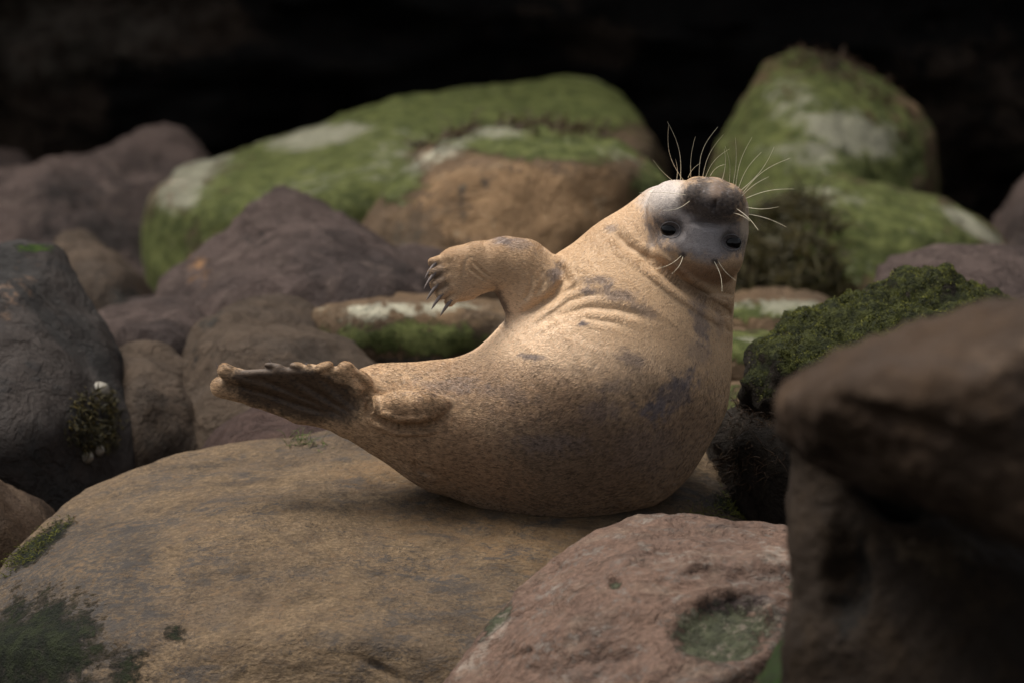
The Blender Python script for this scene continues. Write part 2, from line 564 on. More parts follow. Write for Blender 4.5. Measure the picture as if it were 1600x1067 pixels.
rock('boulder', 'tall pale green boulder with brown seaweed on its top, upper right', [
    (1195, 95, 6.0), (1250, 75, 6.2), (1300, 82, 6.2), (1370, 112, 6.2), (1440, 180, 6.1), (1455, 250, 6.0), (1430, 330, 5.8), (1170, 160, 5.9), (1130, 240, 5.8), (1110, 330, 5.6),
    (1300, 300, 5.2), (1180, 330, 5.1), (1260, 180, 5.5), (1250, 110, 7.4), (1400, 180, 7.4), (1150, 300, 7.2), (1420, 420, 7.2), (1120, 460, 6.6), (1430, 450, 5.8), (1250, 470, 5.0)],
    M_green, level=6, rr=0.05, amp=0.07, sc_=1.8, amp2=0.025, sc2=8, seed=8,
    masks=[(0, 1280, 270, 220, 260, 0, 0.85), (1, 1330, 210, 90, 45, 10, 0.8), (1, 1240, 160, 60, 60, 0, 0.5), (1, 1260, 240, 100, 40, 0, 0.55), (2, 1310, 100, 110, 50, 20, 1.0), (2, 1400, 300, 60, 40, 0, 0.6)],
    base=(0, 0.2, 0.05, 0.1), chip=0.025, rug=0.008, key='green_right', cat='boulder')
rock('boulder', 'low sloping green boulder draped with dark seaweed, right of the seal', [
    (1100, 310, 4.3), (1200, 285, 4.6), (1300, 278, 4.8), (1400, 290, 4.8), (1480, 318, 4.8), (1560, 365, 4.8), (1592, 400, 4.8), (1590, 470, 4.6), (1120, 400, 4.0), (1150, 480, 3.9), (1110, 480, 4.0),
    (1300, 330, 4.1), (1450, 370, 4.1), (1400, 480, 3.8), (1250, 420, 3.8), (1300, 300, 6.0), (1550, 400, 6.0), (1150, 400, 5.8), (1300, 500, 4.0), (1590, 500, 5.5), (1100, 500, 5.2)],
    M_green, level=6, rr=0.045, amp=0.06, sc_=2.0, amp2=0.03, sc2=8, seed=13,
    masks=[(0, 1350, 360, 280, 120, 8, 0.85), (1, 1520, 355, 75, 14, 33, 0.9), (1, 1300, 310, 110, 22, 5, 0.5), (2, 1240, 380, 85, 95, 0, 0.9), (2, 1240, 450, 170, 40, 0, 0.7)], base=(0, 0.2, 0.05, 0.1), chip=0.025, rug=0.008, key='green_low', cat='boulder')
rock('boulder', 'long dark purple rock at the far left edge behind the peaked rock', [
    (-120, 300, 5.6), (0, 285, 5.6), (100, 260, 5.8), (200, 228, 6.0), (270, 215, 6.1), (310, 225, 6.1), (335, 260, 6.0), (330, 480, 5.6), (-120, 480, 5.0), (100, 340, 5.2),
    (270, 330, 5.4), (200, 500, 4.9), (-100, 400, 6.8), (280, 300, 7.2), (0, 500, 7.0)], M_purple, level=6, rr=0.06, amp=0.09, sc_=1.6, amp2=0.03, sc2=7, seed=3,
    masks=[(2, 120, 300, 150, 60, -15, 0.5), (2, 150, 370, 120, 50, 0, 0.7), (2, 230, 380, 60, 60, 0, 0.6)], key='purple_far', cat='boulder')
rock('boulder', 'low rounded dark rock beneath the cliff at the left edge', [
    (-150, 250, 6.9), (-40, 238, 7.0), (40, 245, 7.0), (90, 290, 6.9), (80, 420, 6.5), (-150, 420, 6.5), (0, 300, 6.4), (0, 260, 8.3), (80, 400, 8.3), (-140, 400, 8.2)],
    M_purple, level=5, rr=0.06, amp=0.06, sc_=1.6, seed=23, masks=[(2, 0, 300, 200, 120, 0, 0.5)], key='left_far_low')
rock('boulder', 'purple brown peaked rock pointing up in the left middle distance', [
    (445, 308, 3.2), (468, 314, 3.2), (495, 338, 3.2), (560, 372, 3.1), (640, 405, 3.0), (700, 425, 3.1), (740, 480, 3.0), (380, 365, 3.0), (330, 410, 2.9), (270, 460, 2.9), (250, 500, 2.9),
    (740, 520, 3.0), (430, 380, 2.65), (500, 420, 2.4), (330, 500, 2.3), (600, 470, 2.3), (560, 520, 2.2), (450, 340, 4.2), (640, 420, 4.3), (280, 480, 4.2), (720, 520, 4.2)],
    M_purple, level=6, rr=0.035, amp=0.07, sc_=2.4, amp2=0.02, sc2=9, seed=6,
    masks=[(3, 310, 425, 35, 30, -40, 0.5), (2, 620, 430, 120, 30, 20, 0.4), (2, 400, 380, 40, 30, 0, 0.5)], facet=0, key='peak', cat='boulder')
rock('rock', 'tan brown sloping rock between the slate boulder and the peaked rock', [
    (80, 380, 3.6), (110, 372, 3.7), (150, 385, 3.7), (190, 425, 3.6), (235, 460, 3.4), (240, 500, 3.3), (80, 500, 3.3), (130, 420, 3.2), (200, 470, 3.0), (120, 380, 4.4), (230, 500, 4.4)],
    M_tan, level=5, rr=0.03, amp=0.05, sc_=3, seed=9, masks=[(2, 190, 465, 50, 25, 0, 0.6)], key='tan_back')
rock('rock', 'flat pale grey brown slab low behind the slate boulder', [
    (140, 490, 2.2), (200, 480, 2.4), (300, 488, 2.4), (325, 505, 2.3), (320, 560, 2.0), (150, 560, 1.9), (230, 520, 1.8), (200, 485, 3.2), (310, 500, 3.2), (140, 545, 3.1)],
    M_purple, level=5, rr=0.04, amp=0.03, sc_=3, seed=10, key='slab_left')
rock('rock', 'small tan rock with a rounded top beneath the pale slab at left', [
    (170, 560, 1.5), (190, 540, 1.6), (255, 545, 1.6), (300, 580, 1.5), (310, 720, 1.2), (180, 720, 1.1), (230, 600, 1.2), (200, 545, 2.3), (300, 640, 2.3), (170, 700, 2.3)],
    M_tan, level=5, rr=0.04, amp=0.04, sc_=4, seed=11, key='tan_small')
rock('rock', 'brown sandy rock with a broad shoulder, above the tail flippers', [
    (262, 590, 1.7), (285, 535, 1.8), (330, 492, 1.9), (400, 480, 2.0), (480, 482, 2.0), (530, 505, 2.0), (575, 550, 1.9), (610, 600, 1.8), (640, 720, 1.6), (240, 720, 1.4),
    (330, 560, 1.4), (450, 560, 1.3), (540, 640, 1.2), (350, 700, 1.1), (400, 500, 2.9), (560, 600, 2.9), (280, 600, 2.7), (620, 740, 2.6)],
    M_tan, level=6, rr=0.05, amp=0.045, sc_=3, amp2=0.012, seed=12, masks=[(2, 330, 500, 50, 14, -40, 0.5), (2, 300, 560, 30, 40, 0, 0.4)], key='tan_mid')
rock('rock', 'reddish dark rock peeping over the seal boulder below the tail flippers', [
    (300, 725, 0.75), (340, 680, 0.85), (380, 655, 0.95), (450, 640, 1.0), (530, 650, 1.0), (600, 680, 1.0), (620, 760, 0.8), (300, 780, 0.6), (420, 690, 0.7), (520, 700, 0.7), (450, 660, 1.5), (600, 720, 1.5), (320, 740, 1.4)],
    rock_mat('red_rock', (0.06, 0.036, 0.029), (0.045, 0.028, 0.024), (0.08, 0.05, 0.038), bumpd=0.02), level=5, rr=0.03, amp=0.04, sc_=4, seed=14, key='red')
rock('rock', 'long flat slab with a pale top and mossy front, left of the seal belly', [
    (500, 492, 2.1), (520, 484, 2.3), (620, 476, 2.6), (800, 470, 2.8), (960, 480, 2.6), (500, 520, 2.1), (540, 570, 2.0), (620, 600, 2.0), (960, 600, 2.0), (780, 520, 1.9), (560, 500, 1.95), (960, 500, 1.9),
    (520, 530, 2.9), (800, 520, 3.3), (960, 560, 3.2)], M_green, level=6, rr=0.025, amp=0.02, sc_=3, amp2=0.012, seed=15,
    masks=[(0, 650, 530, 190, 32, 2, 0.85), (2, 650, 575, 190, 26, 0, 0.8), (1, 620, 483, 160, 13, -2, 0.75), (1, 570, 505, 60, 16, 0, 0.5)], key='slab_mid')
rock('rock', 'low green topped stone just below the raised front flipper', [
    (585, 475, 3.0), (600, 465, 3.1), (640, 458, 3.2), (700, 462, 3.1), (730, 490, 3.0), (600, 500, 2.8), (720, 500, 2.8), (640, 480, 2.85), (650, 470, 3.7), (720, 500, 3.6), (600, 500, 3.6)],
    M_green, level=5, rr=0.02, amp=0.02, sc_=4, seed=16, masks=[(0, 650, 465, 90, 16, 0, 0.8)], key='stone_small')
rock('rock', 'flat slab with a thin green top just right of the seal neck', [
    (1090, 480, 2.6), (1150, 472, 2.8), (1250, 475, 2.8), (1300, 485, 2.7), (1320, 560, 2.4), (1090, 560, 2.4), (1100, 500, 2.2), (1300, 505, 2.2), (1250, 480, 3.6), (1100, 540, 3.5), (1320, 540, 3.5)],
    M_green, level=5, rr=0.02, amp=0.012, sc_=4, seed=17, masks=[(0, 1200, 484, 160, 16, 1, 1.0), (1, 1200, 476, 140, 10, 1, 0.8)], key='slab_r1')
rock('rock', 'lower bright green ledge stone beside the seal back', [
    (1090, 530, 1.7), (1150, 522, 1.9), (1230, 525, 1.9), (1290, 545, 1.8), (1300, 640, 1.5), (1090, 640, 1.5), (1100, 560, 1.4), (1280, 570, 1.4), (1200, 530, 2.4), (1290, 620, 2.4), (1090, 620, 2.4)],
    M_green, level=5, rr=0.02, amp=0.015, sc_=4, seed=18, masks=[(0, 1180, 540, 160, 26, 1, 1.0), (1, 1180, 532, 120, 8, 0, 0.5)], key='slab_r2')
rock('rock', 'green stained stone low between the seal back and the seaweed', [
    (1060, 640, 1.0), (1110, 620, 1.1), (1170, 618, 1.1), (1230, 640, 1.0), (1250, 780, 0.8), (1050, 780, 0.8), (1110, 660, 0.75), (1200, 700, 0.7), (1150, 625, 1.6), (1240, 760, 1.5), (1060, 760, 1.5)],
    M_green, level=5, rr=0.03, amp=0.02, sc_=4, seed=19, masks=[(0, 1140, 680, 120, 90, 0, 0.85), (1, 1150, 640, 40, 16, 0, 0.4)], key='stone_r3')
rock('rock', 'smooth purple grey slab at the right edge behind the mossy rock', [
    (1365, 430, 2.0), (1375, 424, 2.3), (1450, 420, 2.5), (1560, 408, 2.6), (1700, 395, 2.6), (1700, 560, 1.8), (1370, 470, 1.9), (1380, 560, 1.8), (1500, 440, 1.9), (1450, 420, 3.2), (1700, 420, 3.4), (1380, 540, 3.0)],
    M_purple, level=5, rr=0.025, amp=0.02, sc_=3, seed=20, masks=[], key='slab_right')
rock('boulder', 'dark brown boulder at the far right edge under the cliff', [
    (1560, 340, 5.6), (1600, 290, 5.8), (1700, 270, 5.8), (1800, 300, 5.8), (1560, 420, 5.4), (1800, 460, 5.2), (1600, 470, 5.0), (1640, 340, 5.0), (1700, 300, 7.0), (1580, 420, 7.0), (1780, 420, 7.0)],
    M_purple, level=5, rr=0.06, amp=0.06, sc_=2, seed=21, masks=[(2, 1650, 380, 200, 100, 0, 0.5)], key='far_right')
rock('boulder', 'large slate grey boulder leaning in at the left edge', [
    (-160, 430, 1.3), (0, 392, 1.5), (40, 380, 1.55), (80, 385, 1.55), (100, 420, 1.5), (150, 500, 1.4), (180, 580, 1.3), (192, 650, 1.2), (195, 740, 1.1), (180, 830, 0.9), (-160, 900, 0.8), (60, 900, 0.7),
    (30, 450, 1.1), (110, 620, 0.85), (20, 700, 0.6), (-100, 600, 0.7), (60, 390, 2.4), (180, 700, 2.3), (-150, 700, 2.3)], M_slate, level=6, rr=0.05, amp=0.05, sc_=2.6, amp2=0.012, sc2=12, seed=22, ridged=False,
    masks=[(0, 60, 388, 50, 9, 0, 0.7), (3, 10, 470, 50, 90, 40, 0.4), (2, 150, 660, 40, 40, 0, 0.6)], rug=0.008, chip=0.05, cat='boulder', key='slate')
rock('rock', 'dark split rock with a pale ridge in the lower left corner', [
    (-80, 700, 0.3), (0, 740, 0.35), (40, 770, 0.4), (82, 810, 0.4), (90, 860, 0.3), (60, 950, 0.1), (-80, 980, 0.0), (0, 800, 0.1), (-60, 760, 0.9), (70, 860, 1.0), (-60, 960, 0.9)],
    M_brown, level=5, rr=0.015, amp=0.02, sc_=4, seed=24, masks=[(3, 40, 782, 60, 7, 42, 0.9)], key='corner')

# the boulder the seal lies on
rock('boulder', 'large smooth tan sandstone boulder on which the seal is lying', [
    (-10, 905, 0.0), (30, 850, 0.12), (90, 798, 0.25), (190, 738, 0.42), (330, 700, 0.52), (450, 690, 0.56), (540, 672, 0.6), (700, 680, 0.62), (900, 690, 0.62), (1090, 692, 0.5), (1130, 722, 0.42),
    (1185, 790, 0.25), (1215, 850, 0.1), (1210, 1000, -0.2), (1180, 1150, -0.5),
    (-60, 1010, -0.25), (-80, 1150, -0.3), (120, 1000, -0.55), (400, 1000, -0.72), (650, 1010, -0.78), (850, 1050, -0.75), (200, 1180, -0.8), (700, 1250, -0.95),
    (330, 800, -0.1), (560, 820, -0.12), (760, 818, -0.04), (900, 812, -0.02), (1050, 800, 0.0), (200, 870, -0.2), (560, 900, -0.42), (900, 880, -0.3)],
    M_sand, level=7, rr=0.04, amp=0.022, sc_=1.6, amp2=0.004, sc2=12, seed=31,
    wpts=[(-1.25, 0.6, 0.1), (0.6, 0.9, 0.1), (-0.6, 1.0, 0.3), (0.2, 1.05, 0.3), (-1.3, -0.4, -0.1), (0.75, -0.4, -0.1), (0, -1.0, -0.1), (-0.9, -0.85, -0.1)],
    dents=[(600, 1046, 60, 9, 28, 0.012, 0.8), (280, 990, 22, 18, 0, 0.008, 0.9)],
    masks=[(3, 800, 830, 420, 110, 10, 0.50), (3, 620, 740, 220, 50, 0, 0.5), (2, 250, 760, 190, 60, -22, 0.52), (2, 70, 980, 290, 170, -40, 0.95), (2, 300, 880, 220, 120, -20, 0.38), (2, 690, 915, 80, 28, 10, 0.5),
           (2, 650, 960, 60, 30, 10, 0.46), (2, 560, 1050, 60, 30, 20, 0.55), (2, 460, 700, 90, 20, 0, 0.42), (0, 60, 850, 70, 22, -38, 0.7), (0, 60, 1010, 130, 110, 0, 0.72), (2, 60, 1010, 190, 150, 0, 0.6),
           (0, 200, 1050, 60, 50, 0, 0.5), (0, 475, 695, 45, 7, 5, 0.5), (2, 1130, 775, 80, 45, 15, 0.62), (0, 1150, 785, 50, 35, 20, 0.62), (0, 275, 990, 30, 20, 30, 0.5)],
    cat='boulder', key='seal_boulder', sink=None, facet=0, rug=0.006, chip=0.01, base=(0, 0.08, 0.42, 0.35))
rock('boulder', 'pink red boulder with a green hollow, in front of the seal boulder', [
    (905, 850, -0.72), (985, 812, -0.62), (1080, 806, -0.6), (1180, 818, -0.6), (1260, 832, -0.6), (1330, 870, -0.62), (1400, 1000, -0.9), (1380, 1200, -1.2), (880, 868, -0.76), (820, 920, -0.82),
    (760, 985, -0.88), (700, 1050, -0.94), (640, 1150, -1.0), (1000, 880, -1.0), (1150, 900, -1.05), (950, 960, -1.15), (1200, 1000, -1.25), (850, 1060, -1.2), (1000, 1200, -1.5), (800, 1250, -1.4), (1250, 880, -0.95)],
    M_pink, level=7, rr=0.022, amp=0.025, sc_=3.2, amp2=0.012, sc2=11, seed=33, ledge=0.005,
    wpts=[(0.95, -0.55, 0.0), (0.2, -0.75, 0.0), (0.9, -1.6, -0.1), (0.0, -1.5, -0.1)],
    dents=[(1135, 978, 94, 60, -8, 0.03, 0.45), (960, 910, 18, 11, 0, 0.010, 0.6), (1095, 893, 45, 13, -8, 0.009, 0.6), (1130, 900, 34, 18, 0, 0.006, 0.5), (1240, 915, 30, 20, 0, 0.006, 0.5), (1010, 935, 28, 12, 0, 0.006, 0.6),
           (960, 1040, 60, 14, -30, 0.01, 0.6), (815, 1020, 24, 9, -20, 0.01, 0.6), (1230, 860, 40, 12, -20, 0.008, 0.6)],
    masks=[(0, 1130, 982, 92, 54, -8, 1.0), (2, 1150, 938, 80, 16, -5, 0.8), (0, 960, 911, 15, 9, 0, 0.7), (1, 1090, 870, 130, 24, -5, 0.42), (1, 1220, 870, 60, 25, 0, 0.48), (0, 775, 970, 50, 14, -45, 0.7), (1, 760, 1010, 110, 18, -45, 0.5),
           (2, 880, 990, 100, 30, -10, 0.42), (2, 1110, 822, 40, 8, 0, 0.55), (0, 1245, 912, 24, 12, 0, 0.6), (2, 860, 940, 60, 25, -40, 0.36), (0, 1240, 1020, 50, 70, 30, 0.55)],
    cat='boulder', key='pink', sink=None, facet=10, rug=0.01, chip=0.02, base=(0, 0.3, 0.35, 0))
rock('rock', 'rugged rock thickly covered in bright green moss, right of the seal', [
    (1165, 590, 0.35), (1170, 560, 0.4), (1210, 520, 0.45), (1250, 490, 0.5), (1300, 480, 0.5), (1380, 462, 0.55), (1420, 448, 0.55), (1480, 452, 0.55), (1560, 470, 0.5), (1640, 500, 0.4), (1180, 640, 0.25), (1300, 600, 0.0),
    (1250, 560, 0.1), (1400, 560, 0.0), (1500, 600, -0.1), (1250, 900, 0.1), (1200, 760, 0.25), (1600, 900, -0.1), (1640, 700, 0.0), (1400, 470, 1.2), (1600, 560, 1.2), (1220, 620, 1.0), (1250, 850, 0.9), (1600, 850, 1.0)],
    M_moss, level=7, rr=0.02, amp=0.055, sc_=5.5, amp2=0.05, sc2=15, rug=0.02, chip=0.05, facet=22, seed=35, mossup=0.8, moss_thr=0.15,
    masks=[(0, 1340, 520, 220, 80, -10, 0.85), (-1, 1180, 720, 120, 110, 0, 1.0)], key='moss')
rock('rock', 'dark brown seaweed covered rock under the mossy one, touching the seal boulder', [
    (1122, 700, 0.3), (1125, 670, 0.32), (1150, 645, 0.35), (1200, 630, 0.35), (1260, 640, 0.3), (1280, 900, 0.05), (1190, 800, 0.15), (1125, 740, 0.28), (1135, 755, 0.25), (1170, 700, 0.12), (1230, 760, 0.0),
    (1230, 680, 0.05), (1150, 690, 0.75), (1270, 850, 0.8), (1270, 680, 0.8)], M_moss, level=6, rr=0.02, amp=0.035, sc_=7, amp2=0.02, sc2=25, seed=36, key='weedrock')
rock('boulder', 'big dark brown boulder with a curved ledge, very near at lower right', [
    (1218, 612, -3.0), (1250, 596, -3.05), (1340, 596, -3.1), (1400, 584, -3.1), (1480, 545, -3.2), (1560, 500, -3.2), (1640, 458, -3.2), (1850, 430, -3.2), (1850, 900, -3.4), (1218, 650, -3.05), (1236, 690, -3.05),
    (1300, 620, -3.4), (1500, 590, -3.6), (1330, 690, -3.35), (1480, 740, -3.55), (1640, 850, -3.6),
    (1265, 640, -2.4), (1500, 590, -2.3), (1850, 600, -2.2), (1290, 700, -2.4)],
    M_brown, level=7, rr=0.05, amp=0.02, sc_=2.6, amp2=0.006, sc2=10, seed=41,
    dents=[(1400, 655, 150, 26, 16, 0.02, 1.0)], masks=[(3, 1560, 560, 160, 60, -20, 0.5), (3, 1330, 620, 120, 20, -5, 0.45), (3, 1600, 720, 100, 40, 30, 0.4)],
    cat='boulder', key='near_top', sink=None, facet=0, chip=0.02)
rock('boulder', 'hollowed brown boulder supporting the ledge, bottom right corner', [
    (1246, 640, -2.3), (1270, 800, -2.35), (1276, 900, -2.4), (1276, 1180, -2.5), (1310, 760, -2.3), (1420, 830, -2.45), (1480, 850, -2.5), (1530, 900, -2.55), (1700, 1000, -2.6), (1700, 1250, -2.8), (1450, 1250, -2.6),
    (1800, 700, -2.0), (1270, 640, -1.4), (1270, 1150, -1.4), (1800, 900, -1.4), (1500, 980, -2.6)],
    M_brown_shaded, level=7, rr=0.05, amp=0.035, sc_=3.2, amp2=0.012, sc2=10, seed=43, facet=4, sink=None, chip=0.02, rug=0.006,
    dents=[(1400, 770, 90, 50, 20, 0.10, 0.9), (1325, 900, 50, 110, 0, 0.06, 0.9)], masks=[(3, 1450, 860, 110, 50, 10, 0.6), (2, 1400, 740, 170, 50, 20, 0.7), (2, 1330, 920, 50, 120, 0, 0.6), (2, 1700, 850, 150, 90, 30, 0.7)],  # masks paint the lit lump and the shaded hollows under the ledge
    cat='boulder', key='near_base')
rock('rock', 'blurred green stained stone in the bottom edge before the pink boulder', [
    (1200, 1060, -1.9), (1235, 1010, -1.85), (1290, 970, -1.8), (1340, 1000, -1.8), (1360, 1150, -2.0), (1180, 1150, -2.0), (1260, 1040, -2.1), (1300, 990, -1.4), (1350, 1100, -1.4), (1200, 1120, -1.4)],
    M_brown, level=5, rr=0.03, amp=0.02, sc_=5, seed=44, masks=[(0, 1260, 1040, 100, 90, 0, 0.85)], key='near_green')

# ------------------------------------------------------------------ the seal
# modelled as one implicit surface in its own frame: x right, y down, w toward the viewer, 1 unit = 1/600 m
BIG = 1e3


def smin(a, b, k):
    h = np.clip(0.5 + 0.5 * (b - a) / k, 0, 1)
    return b * (1 - h) + a * h - k * h * (1 - h)


def smax(a, b, k):
    return -smin(-a, -b, k)


class Prim:
    """op: k>0 smooth union; 'cut' smooth subtraction"""
    def __init__(s, fn, lo, hi, k, cut=False):
        s.fn, s.lo, s.hi, s.k, s.cut = fn, np.array(lo, float), np.array(hi, float), k, cut


PR = []


def cone(a, b, ra, rb, k=20, fz=1.0, cut=False):
    """tapered capsule between two points (x, y, w); fz flattens it along w"""
    a, b = np.array(a, float), np.array(b, float)
    S = np.array([1, 1, 1 / fz])

    def fn(p):
        q = p * S - a * S
        d = (b - a) * S
        t = np.clip(q @ d / max(d @ d, 1e-6), 0, 1)
        return np.linalg.norm(q - t[:, None] * d, axis=1) - (ra + (rb - ra) * t)
    r = max(ra, rb) * max(1, fz) + k + 6
    PR.append(Prim(fn, np.minimum(a, b) - r, np.maximum(a, b) + r, k, cut))


def ellip(c, r, k=15, ang=0.0, cut=False):
    c, r = np.array(c, float), np.array(r, float)
    ca, sa = math.cos(R(ang)), math.sin(R(ang))

    def fn(p):
        q = p - c
        u = q[:, 0] * ca + q[:, 1] * sa
        v = -q[:, 0] * sa + q[:, 1] * ca
        q = np.stack([u, v, q[:, 2]], 1)
        k0 = np.linalg.norm(q / r, axis=1)
        k1 = np.linalg.norm(q / (r * r), axis=1)
        return k0 * (k0 - 1) / (k1 + 1e-9)
    m = max(r) + k + 6
    PR.append(Prim(fn, c - m, c + m, k, cut))


def tri(a, b, c, th, k=4):
    a, b, c = (np.array(x, float) for x in (a, b, c))
    n = np.cross(b - a, c - a)
    n /= np.linalg.norm(n)

    def seg(p, u, v):
        q = p - u
        d = v - u
        t = np.clip(q @ d / (d @ d), 0, 1)
        return np.linalg.norm(q - t[:, None] * d, axis=1)

    def fn(p):
        e = np.minimum(np.minimum(seg(p, a, b), seg(p, b, c)), seg(p, c, a))
        ins = np.ones(len(p), bool)
        for u, v in ((a, b), (b, c), (c, a)):
            ins &= (np.cross(v - u, n) @ (p - u).T) <= 0
        return np.where(ins, np.abs((p - a) @ n), e) - th
    lo, hi = np.minimum(np.minimum(a, b), c), np.maximum(np.maximum(a, b), c)
    PR.append(Prim(fn, lo - th - k - 6, hi + th + k + 6, k))


def chain(pts, k=20, fz=1.0):
    for (x0, y0, w0, r0), (x1, y1, w1, r1) in zip(pts[:-1], pts[1:]):
        cone((x0, y0, w0), (x1, y1, w1), r0, r1, k, fz)


# trunk: tail end, belly bend, chest, neck
chain([(548, 632, 10, 38), (585, 634, 8, 54), (620, 643, 5, 70), (700, 665, 0, 99), (790, 672, -5, 122), (862, 660, -8, 152), (930, 622, -10, 184),
       (968, 572, -10, 172), (996, 500, -14, 146), (1034, 442, -24, 108), (1064, 398, -26, 88)], k=30, fz=0.9)
# chest filling toward the flipper and the stretched throat line
chain([(900, 520, 0, 96), (905, 462, 6, 62), (965, 402, 4, 52), (1040, 350, 10, 60)], k=26, fz=1.0)
chain([(960, 486, 0, 116), (1010, 424, -12, 88)], k=22, fz=0.95)
N_BODY = len(PR)
# head: seen from the brow, upside down
ellip((1092, 362, 52), (74, 78, 82), 14, 12)
ellip((1090, 402, 50), (66, 46, 78), 16, 10)
ellip((1107, 318, 104), (44, 35, 58), 11, 12)         # snout
ellip((1084, 309, 124), (27, 27, 30), 8, 20)         # whisker pads
ellip((1131, 321, 124), (27, 28, 30), 8, 0)
ellip((1110, 303, 128), (17, 18, 20), 10, 12)         # nose pad
ellip((1047, 326, 78), (38, 40, 46), 22, 12)         # cheeks
ellip((1136, 334, 80), (28, 34, 42), 12, 12)
# brow bulges beyond the eyes
ellip((1054, 391, 98), (28, 15, 22), 20, 10)
ellip((1122, 406, 96), (28, 15, 22), 20, 10)
# sockets
ellip((1043, 364, 128), (19, 14, 15), 7, 12, cut=True)
ellip((1137, 383, 122), (18, 14, 15), 7, 12, cut=True)
# furrow beneath the snout and nostrils
ellip((1103, 355, 152), (36, 8, 32), 6, 9, cut=True)
ellip((1108, 330, 166), (3, 12, 14), 4, 10, cut=True)
# front flipper: shoulder, bent wrist, paw
chain([(803, 430, 40, 37), (834, 486, 24, 42)], k=16, fz=0.85)
chain([(868, 466, 30, 46), (842, 442, 38, 45), (818, 416, 44, 38), (790, 408, 46, 35)], k=14, fz=0.85)
chain([(790, 408, 46, 35), (745, 413, 48, 32), (718, 424, 48, 36), (706, 436, 48, 34)], k=8, fz=0.6)
FT = [((700, 408, 58), (679, 412, 62), 11, 8), ((698, 422, 62), (678, 428, 68), 10, 8), ((700, 437, 64), (682, 447, 70), 10, 8), ((706, 450, 62), (690, 461, 68), 10, 8), ((716, 458, 56), (704, 472, 62), 10, 7.5)]
cone((722, 438, 50), (768, 424, 48), 31, 30, 12, 0.6)
for a, b, r0, r1 in FT:
    cone((a[0] + 20, a[1] - 2, a[2] - 10), a, 11, r0, 8)
    cone(a, b, r0, r1, 3.0)
# far hind flipper folded on the hip
chain([(602, 634, 78, 19), (626, 634, 88, 26), (662, 634, 94, 25), (718, 630, 78, 9)], k=3, fz=0.8)
# near hind flipper: five digits and web, opened toward the left
HT = [((584, 630, 38), (564, 600, 60), (543, 577, 68), 17, 13), ((575, 646, 28), (533, 614, 46), (490, 577, 68), 15, 9), ((568, 654, 22), (510, 624, 36), (440, 577, 62), 14, 8),
      ((562, 656, 18), (456, 615, 30), (366, 582, 50), 14, 10), ((548, 652, 16), (470, 639, 14), (400, 617, 20), 21, 17)]
cone((400, 616, 20), (348, 604, 34), 17, 16, 8, 0.7)
tri((470, 639, 16), (400, 612, 26), (366, 588, 48), 7)
tri((400, 617, 22), (366, 590, 46), (348, 602, 34), 7)
for a, m, b, r0, r1 in HT:
    cone(a, m, 24, r0, 14, 0.7)
    cone(m, b, r0, r1, 8, 0.7)
ellip((355, 579, 48), (11, 12, 9), 6)
ellip((508, 574, 70), (17, 8, 9), 6, -20)
ellip((470, 572, 64), (14, 6, 7), 6, 10)
ellip((430, 571, 58), (14, 5, 6), 6, 8)
for (a, m, b, *_), (a2, m2, b2, *_2) in zip(HT[:-1], HT[1:]):
    A, Mm, B, A2, M2, B2 = (np.array(x, float) for x in (a, m, b, a2, m2, b2))
    bb, bb2 = B + (Mm - B) * 0.08, B2 + (M2 - B2) * 0.08
    tri(A, Mm, M2, 9)
    tri(A, M2, A2, 9)
    tri(Mm, bb, bb2, 7)
    tri(Mm, bb2, M2, 7)
# hip swell joining tail to the flipper heel
cone((600, 655, 10), (548, 652, 22), 48, 26, 18, 0.8)

# creases and wrinkles: (polyline, width, depth)
CREASE = [
    ([(1006, 404), (1034, 427), (1064, 450), (1094, 470), (1122, 486), (1148, 496)], 7.0, 17.0),
    ([(958, 362), (975, 386), (1000, 403), (1030, 424)], 7.0, 5.0),
    ([(1056, 445), (1084, 457), (1114, 462), (1150, 460)], 5.0, 4.0),
    ([(1108, 476), (1126, 500), (1138, 526)], 4.0, 2.5),
    ([(862, 404), (876, 424), (882, 440), (866, 462), (836, 482), (806, 500)], 6.0, 6.0),
    ([(905, 446), (872, 464), (840, 490), (805, 520)], 5.0, 2.6),
    ([(935, 460), (890, 472), (856, 494), (820, 524)], 5.0, 2.0),
    ([(1010, 500), (960, 486), (915, 483), (870, 496), (835, 514)], 6.0, 2.6),
    ([(975, 508), (910, 498), (868, 510), (826, 534)], 5.0, 1.3),
    ([(846, 420), (850, 440), (838, 466)], 4.0, 2.0),
    ([(832, 422), (832, 446), (820, 472)], 3.5, 1.6),
    ([(583, 632), (592, 652), (624, 664), (660, 664), (690, 655)], 5.0, 14.0),
    ([(646, 716), (656, 730), (676, 740)], 5.0, 5.0),
    ([(556, 580), (572, 604), (581, 628), (582, 646)], 5.0, 10.0),
    ([(572, 592), (586, 612), (600, 616)], 4.0, 2.0),
    ([(735, 400), (728, 416), (726, 436)], 3.0, 1.6),
    ([(762, 440), (746, 430), (732, 420)], 2.5, 1.4),
    ([(768, 436), (752, 424), (738, 408)], 2.5, 1.2),
    # digit grooves of the open hind flipper
    ([(560, 640), (520, 604), (500, 585)], 4.0, 2.5), ([(556, 648), (505, 618), (462, 588)], 4.0, 2.5), ([(548, 654), (480, 622), (405, 588)], 4.0, 2.5), ([(520, 648), (430, 618), (362, 596)], 4.0, 4.5),
]
TRUNK_TOP_W = 0


